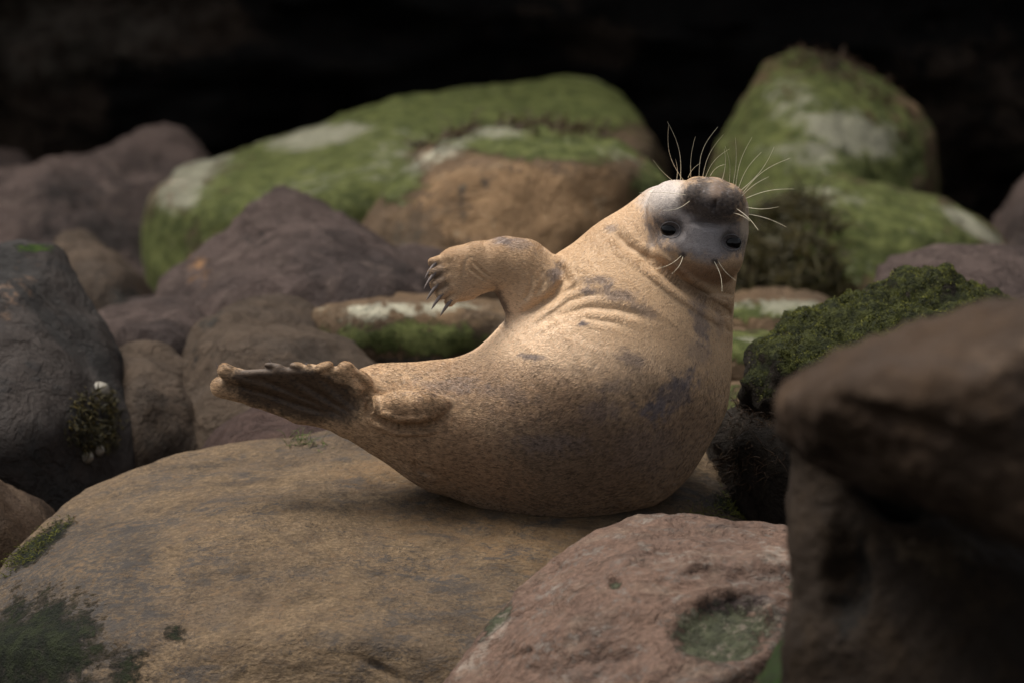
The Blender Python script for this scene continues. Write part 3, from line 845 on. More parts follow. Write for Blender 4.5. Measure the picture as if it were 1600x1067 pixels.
def disp_fn(p):
    d = np.zeros(len(p))
    for pts, w, dep in CREASE:
        pl = np.array(pts, float)
        lo, hi = pl.min(0) - 3 * w, pl.max(0) + 3 * w
        ix = np.where((p[:, 0] > lo[0]) & (p[:, 0] < hi[0]) & (p[:, 1] > lo[1]) & (p[:, 1] < hi[1]) & (p[:, 2] > 0))[0]
        if not len(ix):
            continue
        q = p[ix, :2]
        best = np.full(len(ix), 1e9)
        L = np.concatenate([[0], np.cumsum(np.linalg.norm(np.diff(pl, axis=0), axis=1))])
        tt = np.zeros(len(ix))
        for i, (u, v) in enumerate(zip(pl[:-1], pl[1:])):
            dd = v - u
            t = np.clip((q - u) @ dd / (dd @ dd), 0, 1)
            e = np.linalg.norm(q - u - t[:, None] * dd, axis=1)
            m = e < best
            best[m] = e[m]
            tt[m] = (L[i] + t[m] * (L[i + 1] - L[i])) / L[-1]
        fade = sstep(0, 0.2, tt) * sstep(0, 0.2, 1 - tt) * 0.85 + 0.15
        d[ix] += dep * fade * (np.exp(-(best / w) ** 2) - 0.28 * np.exp(-((best - 2.2 * w) / w) ** 2))
    return d


def sdf(p, disp=True):
    out = np.full(len(p), BIG)
    for pr in PR:
        ix = np.where(np.all((p > pr.lo) & (p < pr.hi), axis=1))[0]
        if not len(ix):
            continue
        v = pr.fn(p[ix])
        if pr.cut:
            out[ix] = smax(out[ix], -v, pr.k)
        else:
            o = out[ix]
            out[ix] = np.where(o > BIG * 0.5, v, smin(np.minimum(o, BIG), v, pr.k))
    if disp:
        near = np.where(np.abs(out) < 30)[0]
        out[near] += disp_fn(p[near])
    return out


def surface_nets(lo, hi, h):
    n = [int((b - a) / h) + 2 for a, b in zip(lo, hi)]
    ax = [a + np.arange(k) * h for a, k in zip(lo, n)]
    F = np.full(n, BIG)
    for pr in PR:
        i0 = [max(0, int((pr.lo[j] - lo[j]) / h)) for j in range(3)]
        i1 = [min(n[j], int((pr.hi[j] - lo[j]) / h) + 2) for j in range(3)]
        if any(b <= a for a, b in zip(i0, i1)):
            continue
        G = np.stack(np.meshgrid(*[ax[j][i0[j]:i1[j]] for j in range(3)], indexing='ij'), -1)
        v = pr.fn(G.reshape(-1, 3)).reshape(G.shape[:3])
        sl = tuple(slice(a, b) for a, b in zip(i0, i1))
        o = F[sl]
        F[sl] = smax(o, -v, pr.k) if pr.cut else np.where(o > BIG * 0.5, v, smin(o, v, pr.k))
    S = F < 0
    c = np.zeros([k - 1 for k in n], np.int8)
    for dx in (0, 1):
        for dy in (0, 1):
            for dz in (0, 1):
                c += S[dx:n[0] - 1 + dx, dy:n[1] - 1 + dy, dz:n[2] - 1 + dz]
    act = (c > 0) & (c < 8)
    idx = np.full(c.shape, -1, np.int64)
    I = np.argwhere(act)
    idx[act] = np.arange(len(I))
    pos = np.zeros((len(I), 3))
    cnt = np.zeros(len(I))
    corners = [(a, b, d) for a in (0, 1) for b in (0, 1) for d in (0, 1)]
    vals = {cc: F[I[:, 0] + cc[0], I[:, 1] + cc[1], I[:, 2] + cc[2]] for cc in corners}
    for a in corners:
        for j in range(3):
            if a[j] == 0:
                b = list(a)
                b[j] = 1
                b = tuple(b)
                va, vb = vals[a], vals[b]
                m = (va < 0) != (vb < 0)
                t = va[m] / (va[m] - vb[m])
                pa = np.array(a, float)
                pb = np.array(b, float)
                pos[m] += pa + t[:, None] * (pb - pa)
                cnt[m] += 1
    co = np.array(lo) + (I + pos / cnt[:, None]) * h
    faces = []
    for j in range(3):
        s0 = [slice(1, n[0] - 1)] * 3
        s0 = [slice(1, n[m] - 1) for m in range(3)]
        s0[j] = slice(0, n[j] - 1)
        s1 = list(s0)
        s1[j] = slice(1, n[j])
        A, B = S[tuple(s0)], S[tuple(s1)]
        E = np.argwhere(A != B)
        sgn = A[tuple(E.T)]
        off = np.array([s.start for s in s0])
        E = E + off
        u, v = (j + 1) % 3, (j + 2) % 3
        def cell(du, dv):
            q = E.copy()
            q[:, u] -= du
            q[:, v] -= dv
            return idx[q[:, 0], q[:, 1], q[:, 2]]
        Q = np.stack([cell(1, 1), cell(0, 1), cell(0, 0), cell(1, 0)], 1)
        Q[~sgn] = Q[~sgn][:, ::-1]
        faces.append(Q)
    return co, np.concatenate(faces)


def newton(p, iters, disp=True):
    e = 0.6
    for _ in range(iters):
        f = sdf(p, disp)
        g = np.stack([sdf(p + np.eye(3)[j] * e, disp) - f for j in range(3)], 1) / e
        gn = (g * g).sum(1) + 1e-4
        st = np.clip(f / gn, -4, 4)[:, None] * g
        ln = np.linalg.norm(st, axis=1)
        st *= np.minimum(1, 3.0 / (ln + 1e-9))[:, None]
        p = p - st
    return p


def relax(co, fq, it=1, amt=0.5):
    e = np.concatenate([fq[:, [0, 1]], fq[:, [1, 2]], fq[:, [2, 3]], fq[:, [3, 0]]])
    e = np.concatenate([e, e[:, ::-1]])
    for _ in range(it):
        s = np.stack([np.bincount(e[:, 0], weights=co[e[:, 1], j], minlength=len(co)) for j in range(3)], 1)
        c = np.bincount(e[:, 0], minlength=len(co))[:, None]
        co = co + amt * (s / np.maximum(c, 1) - co)
    return co


def subdiv(co, fq):
    e = np.concatenate([fq[:, [0, 1]], fq[:, [1, 2]], fq[:, [2, 3]], fq[:, [3, 0]]])
    es = np.sort(e, axis=1)
    key = es[:, 0].astype(np.int64) * len(co) + es[:, 1]
    uk, inv = np.unique(key, return_inverse=True)
    mid = (co[uk // len(co)] + co[uk % len(co)]) / 2
    cen = co[fq].mean(axis=1)
    m = (len(co) + inv).reshape(4, -1)
    c = len(co) + len(mid) + np.arange(len(fq))
    new = np.concatenate([co, mid, cen])
    f = np.concatenate([np.stack([fq[:, 0], m[0], c, m[3]], 1), np.stack([fq[:, 1], m[1], c, m[0]], 1),
                        np.stack([fq[:, 2], m[2], c, m[1]], 1), np.stack([fq[:, 3], m[3], c, m[2]], 1)])
    return new, f


import time
_t = time.time()
sco, sfq = surface_nets((310, 255, -200), (1200, 840, 200), 4.0)
sco = relax(sco, sfq, 2, 0.5)
sco = newton(sco, 2)
sco, sfq = subdiv(sco, sfq)
sco = relax(sco, sfq, 1, 0.4)
sco = newton(sco, 1)
print('seal mesh', len(sco), time.time() - _t)


def seal_world(p):
    p = np.asarray(p, float)
    return FOC + np.outer((p[..., 0].ravel() - 800) / 600, RIGHT) + np.outer((533.5 - p[..., 1].ravel()) / 600, UP) - np.outer(p[..., 2].ravel() / 600, FWD)


snr_w = None
wco = seal_world(sco)
sq = sfq
wn_ = vnormals(wco, sq)
# orientation check: outward
cen_ = wco.mean(0)
if ((wco - cen_) * wn_).sum(1).mean() < 0:
    sq = sq[:, ::-1].copy()
    wn_ = -wn_
snr = np.stack([wn_ @ RIGHT, -(wn_ @ UP), -(wn_ @ FWD)], 1)      # normal in the seal's own frame

# coat: colours painted per vertex (tan ground, pale belly, grey mask, dark blotches, darker lower flank)
x, y, w = sco[:, 0], sco[:, 1], sco[:, 2]
nA = fbm(sco, 1 / 60, 5, 0.6, 2)
nB = fbm(sco, 1 / 16, 4, 0.6, 5)
nC = fbm(sco, 1 / 7, 3, 0.6, 7)
nD = fbm(sco, 1 / 3.6, 2, 0.6, 9)


def lerp(c, new, f):
    return c + (np.array(new) - c) * f[:, None]


def blob(cx, cy, rx, ry, ang, st, nz=0.5, lo=0.5, hi=1.2):
    e = ell(x, y, cx, cy, rx, ry, ang) + nz * nB + 0.5 * nz * nC + 0.45 * nz * nD
    return st * (1 - sstep(lo, hi, e))


cc = np.tile(np.array([0.40, 0.262, 0.145]), (len(sco), 1))
cc = lerp(cc, (0.31, 0.19, 0.10), sstep(-0.1, 0.5, nA) * 0.6)
cc = lerp(cc, (0.66, 0.48, 0.31), blob(870, 525, 200, 75, 10, 0.9, 0.25, 0.2, 1.4))
cc = lerp(cc, (0.50, 0.34, 0.20), blob(1000, 330, 90, 60, -40, 0.7, 0.2))
cc = lerp(cc, (0.48, 0.325, 0.185), blob(985, 470, 190, 95, 20, 0.7))
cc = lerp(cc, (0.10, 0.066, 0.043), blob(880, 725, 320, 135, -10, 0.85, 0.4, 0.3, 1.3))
cc = lerp(cc, (0.17, 0.10, 0.06), blob(800, 610, 170, 55, 12, 0.35, 0.6))
cc = lerp(cc, (0.27, 0.155, 0.08), blob(700, 700, 140, 60, 25, 0.5, 0.5))
cc = lerp(cc, (0.22, 0.14, 0.085), blob(1040, 700, 120, 90, -50, 0.35, 0.4))
GREY = (0.12, 0.10, 0.10)
for (a, b, rx, ry, an, st) in ((1045, 615, 50, 26, -40, 0.68), (1065, 590, 30, 14, -30, 0.6), (1015, 633, 26, 14, 0, 0.75), (985, 560, 30, 14, 20, 0.5), (1090, 500, 14, 45, -10, 0.6), (1090, 545, 20, 30, 0, 0.35),
                               (935, 440, 26, 9, 5, 0.6), (960, 462, 40, 14, 10, 0.55), (1000, 485, 30, 10, 30, 0.4), (915, 455, 14, 6, 0, 0.6), (832, 556, 26, 5, 8, 0.75), (909, 507, 8, 4, 0, 0.95),
                               (808, 382, 32, 12, 10, 0.5), (785, 376, 26, 9, 0, 0.5), (868, 430, 12, 22, 25, 0.7), (790, 610, 60, 18, 10, 0.25), (955, 358, 10, 8, 0, 0.5), (700, 604, 60, 16, 0, 0.3),
                               (860, 690, 60, 20, 0, 0.35), (1000, 700, 60, 40, 0, 0.2), (940, 640, 40, 20, 0, 0.3), (1120, 500, 10, 30, 0, 0.3), (955, 600, 30, 12, 0, 0.35)):
    cc = lerp(cc, GREY, blob(a, b, rx, ry, an, st, 1.0, 0.3, 1.25))
# dark hair in the armpit and beneath the raised flipper
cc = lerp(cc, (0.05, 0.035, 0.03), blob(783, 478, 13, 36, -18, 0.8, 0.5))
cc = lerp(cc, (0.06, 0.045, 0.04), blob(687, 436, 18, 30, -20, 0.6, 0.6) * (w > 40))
# speckles
spk = sstep(0.32, 0.6, fbm(sco, 1 / 9, 3, 0.6, 21)) * sstep(-0.3, 0.3, nA + 0.2)
cc = lerp(cc, (0.10, 0.065, 0.045), spk * 0.55 * (1 - blob(850, 535, 120, 40, 10, 0.8)) * (y > 420))
# face
hd = (w > 10) & (y < 470) & (x > 985)
f = hd * 1.0
cc = lerp(cc, (0.155, 0.137, 0.13), f * blob(1088, 364, 84, 50, 12, 0.92, 0.35, 0.6, 1.12))
cc = lerp(cc, (0.48, 0.42, 0.36), f * blob(1034, 312, 40, 34, -35, 0.95, 0.35))
cc = lerp(cc, (0.46, 0.36, 0.26), f * blob(1163, 345, 12, 60, 8, 0.8, 0.3))
cc = lerp(cc, (0.24, 0.215, 0.205), f * blob(1100, 385, 30, 40, 12, 0.6, 0.4))
cc = lerp(cc, (0.23, 0.13, 0.07), f * blob(1090, 428, 70, 16, 12, 0.7, 0.3))
cc = lerp(cc, (0.045, 0.036, 0.033), f * blob(1106, 318, 50, 36, 12, 0.9, 0.4, 0.7, 1.15) * (w > 70))
cc = lerp(cc, (0.21, 0.145, 0.10), f * blob(1112, 300, 12, 20, 15, 0.8, 0.5) * (w > 100))
for ex, ey in ((1043, 362), (1137, 382)):
    cc = lerp(cc, (0.04, 0.034, 0.034), f * blob(ex, ey, 30, 22, 12, 0.85, 0.5, 0.3, 1.2))
for ex, ey in ((1061, 402), (1110, 411)):
    cc = lerp(cc, (0.03, 0.025, 0.025), f * blob(ex, ey, 7, 5, 0, 0.8, 0.3))
cc = lerp(cc, (0.10, 0.06, 0.035), f * blob(1075, 452, 60, 10, 25, 0.5, 0.3))  # paints the shade of the neck fold into the coat
# web of the hind flipper: bare skin with the palm's shade painted in, rims furred
web = blob(465, 612, 118, 44, 12, 0.93, 0.25, 0.75, 1.12) * (snr[:, 2] > -0.2)
web = np.maximum(web, blob(530, 630, 46, 34, 30, 0.7, 0.2) * (snr[:, 2] > 0))
web = np.maximum(web, blob(436, 592, 62, 34, 6, 0.93, 0.15, 0.75, 1.1))
cc = lerp(cc, (0.055, 0.035, 0.022), web)
cc = lerp(cc, (0.30, 0.275, 0.26), f * blob(1092, 372, 34, 26, 12, 0.6, 0.5))
cc = lerp(cc, (0.20, 0.18, 0.17), f * sstep(0.1, 0.5, fbm(sco, 1 / 4.5, 2, 0.6, 77)) * 0.5 * (w > 85) * (y < 350))
for (a, b) in [(1072 + 8 * i - 2 * j, 298 + 8 * j + 3 * (i % 2)) for i in range(4) for j in range(4)] + [(1120 + 8 * i, 310 + 8 * j + 3 * (i % 2)) for i in range(4) for j in range(4)]:
    cc = lerp(cc, (0.02, 0.017, 0.016), f * (w > 90) * np.exp(-((x - a) ** 2 + (y - b) ** 2) / 3.2) * 0.85)
cc = lerp(cc, (0.07, 0.06, 0.06), f * blob(1020, 368, 14, 26, 0, 0.6, 0.9))
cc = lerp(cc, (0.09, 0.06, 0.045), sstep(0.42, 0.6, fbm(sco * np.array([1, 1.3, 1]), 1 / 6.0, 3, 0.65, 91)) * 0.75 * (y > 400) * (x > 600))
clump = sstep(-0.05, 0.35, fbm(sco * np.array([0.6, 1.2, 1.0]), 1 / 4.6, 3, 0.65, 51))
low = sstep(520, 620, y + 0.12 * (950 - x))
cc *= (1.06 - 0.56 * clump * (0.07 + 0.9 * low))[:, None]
cc *= (1 + 0.12 * nC)[:, None]
cc *= np.array([0.89, 0.90, 0.95])
cc = np.clip(cc, 0.01, 0.9)
bare = np.clip(web + f * blob(1110, 312, 22, 24, 12, 1.0, 0.1), 0, 1)
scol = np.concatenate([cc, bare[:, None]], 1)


def seal_mat():
    t = NT('seal_coat')
    nd, r, g_, b, al = t.attr('coat')
    col = nd.outputs['Color']
    a = t.noise(260, 4, 0.7)
    mp = t.mapping((1.0, 3.2, 3.2), (0, 0, 0.4))
    st = t.noise(95, 4, 0.7, mp)
    col = t.mix(t.ramp(st, 0.32, 0.68), t.mix(0.45, col, (0.45, 0.42, 0.4), 'MULTIPLY'), t.mix(0.3, col, (1.5, 1.45, 1.4), 'MULTIPLY'))
    t.l(col, t.b.inputs['Base Color'])
    t.b.inputs['Roughness'].default_value = 0.6
    t.b.inputs['Specular IOR Level'].default_value = 0.3
    t.l(t.ramp(al, 0.2, 0.8, 0.35, 0.0), t.b.inputs['Sheen Weight'])
    t.b.inputs['Sheen Roughness'].default_value = 0.45
    t.b.inputs['Sheen Tint'].default_value = (1.0, 0.85, 0.7, 1)
    t.l(t.bump(t.math('ADD', st, t.math('MULTIPLY', a, 0.5)), 0.0013, 0.8), t.b.inputs['Normal'])
    return t.m


M_seal = seal_mat()
pivot = seal_world(np.array([[880.0, 815.0, 0.0]]))[0]
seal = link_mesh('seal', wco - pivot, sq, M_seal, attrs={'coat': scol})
seal.location = pivot
tag(seal, 'tan seal curled on the big boulder, head thrown back and one front flipper raised', 'seal')


def simple_mat(name, col, rough, spec=0.5, coat=0.0):
    t = NT(name)
    n = t.noise(300, 4, 0.6)
    t.l(t.mix(t.ramp(n, 0.3, 0.7), tuple(c * 0.7 for c in col), tuple(c * 1.25 for c in col)), t.b.inputs['Base Color'])
    t.b.inputs['Roughness'].default_value = rough
    t.b.inputs['Specular IOR Level'].default_value = spec
    t.b.inputs['Coat Weight'].default_value = coat
    t.b.inputs['Coat Roughness'].default_value = 0.05
    return t.m


def tube(paths, nseg=6):
    """several tapered tubes -> verts, quads; paths: list of (pts Nx3 world, radii)"""
    V, F = [], []
    base = 0
    for pts, rad in paths:
        pts = np.asarray(pts, float)
        n = len(pts)
        tng = np.gradient(pts, axis=0)
        tng /= np.linalg.norm(tng, axis=1)[:, None] + 1e-12
        ref = np.array([0.3, 0.2, 0.93])
        a = np.cross(tng, ref)
        a /= np.linalg.norm(a, axis=1)[:, None] + 1e-12
        b = np.cross(tng, a)
        ang = np.arange(nseg) * 2 * math.pi / nseg
        ring = pts[:, None, :] + (np.cos(ang)[None, :, None] * a[:, None, :] + np.sin(ang)[None, :, None] * b[:, None, :]) * np.asarray(rad)[:, None, None]
        V.append(ring.reshape(-1, 3))
        i = np.arange(n - 1)[:, None] * nseg + np.arange(nseg)[None, :]
        j = np.arange(n - 1)[:, None] * nseg + (np.arange(nseg)[None, :] + 1) % nseg
        F.append(np.stack([i, j, j + nseg, i + nseg], -1).reshape(-1, 4) + base)
        base += n * nseg
    return np.concatenate(V), np.concatenate(F)


def ball(name, c, r, mat, parent, ang=0.0, seg=24):
    d, f = ico(4)
    ca, sa = math.cos(R(ang)), math.sin(R(ang))
    q = d * np.array(r)
    q = np.stack([q[:, 0] * ca - q[:, 1] * sa, q[:, 0] * sa + q[:, 1] * ca, q[:, 2]], 1) + np.array(c)
    return link_mesh(name, seal_world(q) - pivot, f[:, ::-1], mat, parent)


def surf_w(px, py):
    """front surface of the seal at (x, y): march from the viewer"""
    p = np.array([[px, py, 190.0]])
    for _ in range(60):
        dd = sdf(p)[0]
        p[0, 2] -= max(0.3, min(dd, 60) * 0.7)
        if dd < 0.4:
            break
    return p[0, 2]


M_eye = simple_mat('dark_eye', (0.003, 0.0025, 0.0025), 0.12, 0.25, 0.0)
M_lid = simple_mat('eye_rim', (0.13, 0.12, 0.12), 0.5, 0.4, 0.0)
M_claw = simple_mat('claw_horn', (0.10, 0.075, 0.065), 0.4, 0.5)
M_whisk = simple_mat('whisker_hair', (0.62, 0.55, 0.40), 0.5, 0.5)
for ex, ey in ((1043, 363), (1137, 382)):
    ws_ = surf_w(ex, ey)
    ball('eye', (ex, ey, ws_ - 6.0), (15.0, 12.5, 10.0), M_eye, seal, 12)
    a = np.linspace(0, 2 * math.pi, 29)
    ca, sa = math.cos(R(12)), math.sin(R(12))
    rx, ry = 15.0, 12.0
    ring = np.stack([ex + np.cos(a) * rx * ca - np.sin(a) * ry * sa, ey + np.cos(a) * rx * sa + np.sin(a) * ry * ca, np.zeros_like(a)], 1)
    for i in range(len(ring)):
        ring[i, 2] = surf_w(ring[i, 0], ring[i, 1]) + 0.2
    v, fq_ = tube([(seal_world(ring) - pivot, np.full(len(a), 0.9 / 600))], 8)
    link_mesh('eyelid', v, fq_, M_lid, seal)

# claws on the raised paw
for (a, b, r0, r1) in FT:
    a, b = np.array(a, float), np.array(b, float)
    dv = (b - a) / np.linalg.norm(b - a)
    s_ = b - dv * 4 + np.array([0, 1.0, 5.0])
    dv = np.array([-0.72, 0.62, 0.25])
    L = 27
    pts = []
    rad = []
    for t_ in np.linspace(0, 1, 9):
        pts.append(s_ + dv * L * t_ + np.array([0, 5.0, 2.0]) * t_ * t_ + np.array([2, 3, 0]) * t_)
        rad.append((3.5 * (1 - t_) ** 0.6 + 0.3) / 600)
    v, fq_ = tube([(seal_world(np.array(pts)) - pivot, rad)], 8)
    link_mesh('claw', v, fq_, M_claw, seal)
for (bx, by, bw, dx, dy) in ((345, 575, 48, -4, -9), (431, 573, 58, -7, -13), (478, 572, 66, 6, -6), (375, 579, 50, -8, -3)):
    pts = [np.array([bx + dx * t_, by + dy * t_, bw]) for t_ in np.linspace(-0.6, 1, 7)]
    v, fq_ = tube([(seal_world(np.array(pts)) - pivot, np.linspace(2.2, 0.4, 7) / 600)], 6)
    link_mesh('claw', v, fq_, M_claw, seal)

# whiskers: root pixel, tip pixel, bulge
WH = [((1060, 285), (1039, 196), 8), ((1067, 284), (1042, 200), -10), ((1074, 282), (1079, 222), -3), ((1086, 282), (1113, 208), -9), ((1092, 282), (1121, 220), -6), ((1048, 287), (1016, 256), -2),
      ((1054, 285), (1050, 255), 2), ((1096, 283), (1130, 242), -6), ((1122, 286), (1124, 240), 3), ((1132, 292), (1123, 238), 4), ((1138, 294), (1140, 224), 3), ((1142, 296), (1166, 223), -5),
      ((1146, 300), (1180, 246), -5), ((1150, 303), (1199, 238), 6), ((1152, 308), (1222, 256), -8), ((1150, 313), (1190, 284), -3), ((1156, 316), (1230, 302), -5), ((1160, 328), (1206, 329), 3),
      ((1164, 338), (1221, 359), -3), ((1140, 330), (1172, 366), -3), ((1066, 311), (993, 308), 2), ((1072, 319), (1028, 336), -5), ((1104, 280), (1126, 264), -4),
      ((1060, 402), (1018, 424), -4), ((1062, 403), (1043, 431), -3), ((1109, 411), (1119, 458), -4), ((1115, 410), (1142, 441), 3), ((1137, 338), (1160, 352), -2), ((1070, 283), (1088, 262), -3)]
for (x0, y0), (x1, y1), bl in WH:
    w0 = surf_w(x0, y0)
    if w0 < 20:
        w0 = 118.0
    w0 = min(w0, 150)
    out = 30 + rng.uniform(-20, 30)
    L = math.hypot(x1 - x0, y1 - y0)
    nx, ny = -(y1 - y0) / L, (x1 - x0) / L
    pts = []
    for t_ in np.linspace(0, 1, 14):
        b_ = math.sin(math.pi * t_) * bl
        pts.append(np.array([x0 + (x1 - x0) * t_ + nx * b_, y0 + (y1 - y0) * t_ + ny * b_, w0 - 2 + out * t_]))
    v, fq_ = tube([(seal_world(np.array(pts)) - pivot, np.linspace(0.44, 0.16, 14) / 600)], 5)
    link_mesh('whisker', v, fq_, M_whisk, seal)

# short coat hair lying along the body, as real strands
NH = 260000
q0 = wco[sq]
area = np.linalg.norm(np.cross(q0[:, 1] - q0[:, 0], q0[:, 3] - q0[:, 0]), axis=1)
fcen = sco[sq].mean(axis=1)
wgt = area * np.where(bare[sq].mean(axis=1) > 0.5, 0.15, 1.0)
fn_ = snr[sq].mean(axis=1)
wgt = wgt * np.where(fn_[:, 2] < -0.35, 0.25, 1.0)
wgt /= wgt.sum()
fi = rng.choice(len(sq), NH, p=wgt)
uv = rng.random((NH, 2))
c0, c1, c2, c3 = (sq[fi, k] for k in range(4))


def bil(A):
    u, v = uv[:, :1], uv[:, 1:]
    return A[c0] * (1 - u) * (1 - v) + A[c1] * u * (1 - v) + A[c2] * u * v + A[c3] * (1 - u) * v


root = bil(sco)
nrm_ = bil(snr)
nrm_ /= np.linalg.norm(nrm_, axis=1)[:, None] + 1e-9
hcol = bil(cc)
# flow: from head towards the tail along the spine
sp = np.array([(1095, 300, 60), (1090, 360, 50), (1050, 440, 20), (1010, 490, 0), (985, 560, 0), (930, 625, 0), (850, 660, 0), (780, 668, 0), (700, 660, 0), (600, 640, 0), (500, 620, 10), (350, 595, 10)], float)
best = np.full(NH, 1e9)
flow = np.zeros((NH, 3))
for i in range(len(sp) - 1):
    u, v = sp[i], sp[i + 1]
    dd = v - u
    t = np.clip((root - u) @ dd / (dd @ dd), 0, 1)
    e = np.linalg.norm(root - u - t[:, None] * dd, axis=1)
    wgt_ = np.exp(-e / 25.0)[:, None]
    flow += wgt_ * dd / np.linalg.norm(dd)
fl = (root[:, 0] < 850) & (root[:, 1] < 490)
flow[fl] = np.array([-1.0, 0.1, 0])
facem = (root[:, 1] < 420) & (root[:, 0] > 1010) & (root[:, 2] > 30)
flow[facem] = (root[facem] - np.array([1108, 300, 140])) / 60
flow /= np.linalg.norm(flow, axis=1)[:, None] + 1e-9
swirl = np.stack([fbm(root, 1 / 30, 2, 0.5, s_) for s_ in (31, 32, 33)], 1) * 0.6
flow = flow + swirl + rng.normal(size=(NH, 3)) * 0.14
flow -= nrm_ * (flow * nrm_).sum(1)[:, None]
flow /= np.linalg.norm(flow, axis=1)[:, None] + 1e-9
ln = rng.uniform(2.6, 5.2, NH)[:, None]
ln[facem] *= 0.55
ln[bare[c0] > 0.5] *= 0.4
NPT = 3
H = np.zeros((NH, NPT, 3))
for k in range(NPT):
    t = k / (NPT - 1)
    H[:, k] = root + flow * ln * t + nrm_ * (ln * 0.16 * (t - 0.4 * t * t) - 0.1)
Hw = seal_world(H.reshape(-1, 3)) - pivot
cv = bpy.data.hair_curves.new('fur')
cv.add_curves([NPT] * NH)
cv.position_data.foreach_set('vector', Hw.astype(np.float32).ravel())
ra = cv.attributes.new('radius', 'FLOAT', 'POINT')
rad = np.tile(np.array([0.34, 0.28, 0.07]) / 600, NH).astype(np.float32)
ra.data.foreach_set('value', rad)
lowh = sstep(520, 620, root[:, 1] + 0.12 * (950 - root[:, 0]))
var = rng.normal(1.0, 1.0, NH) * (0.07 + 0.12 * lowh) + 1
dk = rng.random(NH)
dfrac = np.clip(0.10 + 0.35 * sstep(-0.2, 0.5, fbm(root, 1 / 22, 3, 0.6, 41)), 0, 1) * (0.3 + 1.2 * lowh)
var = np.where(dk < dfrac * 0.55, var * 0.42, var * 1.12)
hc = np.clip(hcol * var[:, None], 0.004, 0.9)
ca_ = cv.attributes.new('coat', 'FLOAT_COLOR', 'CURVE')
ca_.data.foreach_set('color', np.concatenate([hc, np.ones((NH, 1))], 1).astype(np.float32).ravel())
th = NT('fur_hair')
nd, *_r = th.attr('coat')
th.l(nd.outputs['Color'], th.b.inputs['Base Color'])
th.b.inputs['Roughness'].default_value = 0.75
th.b.inputs['Specular IOR Level'].default_value = 0.15
cv.materials.append(th.m)
fur = bpy.data.objects.new('fur', cv)
COL.objects.link(fur)
fur.parent = seal
fur['kind'] = 'stuff'
print('seal done', time.time() - _t)

# ------------------------------------------------------------------ seaweed, moss, limpets
def fronds(key, spots, n, L, wid, mat, name, label, droop=0.7, curl=0.6, seed=1, nseg=3, npt=7, cat='seaweed', kind=None, parent=None, up=0.5, spread=0.6):
    rk = ROCKS[key]
    rg = np.random.default_rng(seed)
    pick = []
    for (cx, cy, rx, ry, ang, share) in spots:
        e = ell(rk['px'], rk['py'], cx, cy, rx, ry, ang) + 0.3 * fbm(rk['co'], 7, 3, 0.6, seed)
        ix = np.where((e < 1) & (-(rk['nr'] @ FWD) > -0.15))[0]
        if len(ix):
            pick.append(rg.choice(ix, int(n * share)))
    pick = np.concatenate(pick)
    root = rk['co'][pick] + rg.normal(size=(len(pick), 3)) * 0.008
    nr = rk['nr'][pick]
    sw = np.stack([fbm(root, 6, 2, 0.5, s_) for s_ in (61, 62, 63)], 1) * 1.6
    d = nr * up + sw * spread + rg.normal(size=root.shape) * 0.35
    paths = []
    for r0, dd, nn in zip(root, d, nr):
        l = L * rg.uniform(0.5, 1.2)
        p = r0 - nn * 0.004
        v = dd / (np.linalg.norm(dd) + 1e-9)
        ax = rg.normal(size=3) * curl
        pts = [p]
        for k in range(npt - 1):
            v = v + np.array([0, 0, -droop]) / npt * 1.8 + np.cross(v, ax) * 0.35
            into = min(0.0, v @ nn + 0.05)
            v = v - nn * into
            v /= np.linalg.norm(v)
            p = p + v * l / (npt - 1)
            pts.append(p)
        t = np.linspace(0, 1, npt)
        paths.append((pts, wid * rg.uniform(0.6, 1.3) * (1 - 0.75 * t)))
    V, F = tube(paths, nseg)
    c = root.mean(axis=0)
    o = link_mesh(name, V - c, F, mat)
    o.location = c
    if parent is None:
        tag(o, label, cat)
    else:
        o.location = c - np.array(parent.location)
        o.parent = parent
    if kind:
        o['kind'] = kind
    return o


def weed_mat(name, a, b, c, rough=0.45):
    t = NT(name)
    col = t.mix(t.ramp(t.noise(14, 4, 0.6), 0.35, 0.65), a, b)
    col = t.mix(t.ramp(t.noise(90, 4, 0.7), 0.5, 0.7), col, c)
    t.l(col, t.b.inputs['Base Color'])
    t.b.inputs['Roughness'].default_value = rough
    t.b.inputs['Specular IOR Level'].default_value = 0.12
    return t.m


M_weed = weed_mat('brown_seaweed', (0.030, 0.017, 0.010), (0.05, 0.030, 0.017), (0.09, 0.058, 0.033))
M_olive = weed_mat('olive_seaweed', (0.02, 0.018, 0.010), (0.05, 0.042, 0.016), (0.12, 0.085, 0.02))
M_gut = weed_mat('green_gutweed', (0.10, 0.13, 0.035), (0.06, 0.085, 0.02), (0.16, 0.17, 0.07), 0.6)
M_tuft = weed_mat('moss_tuft', (0.115, 0.118, 0.022), (0.035, 0.036, 0.01), (0.20, 0.19, 0.04), 0.75)

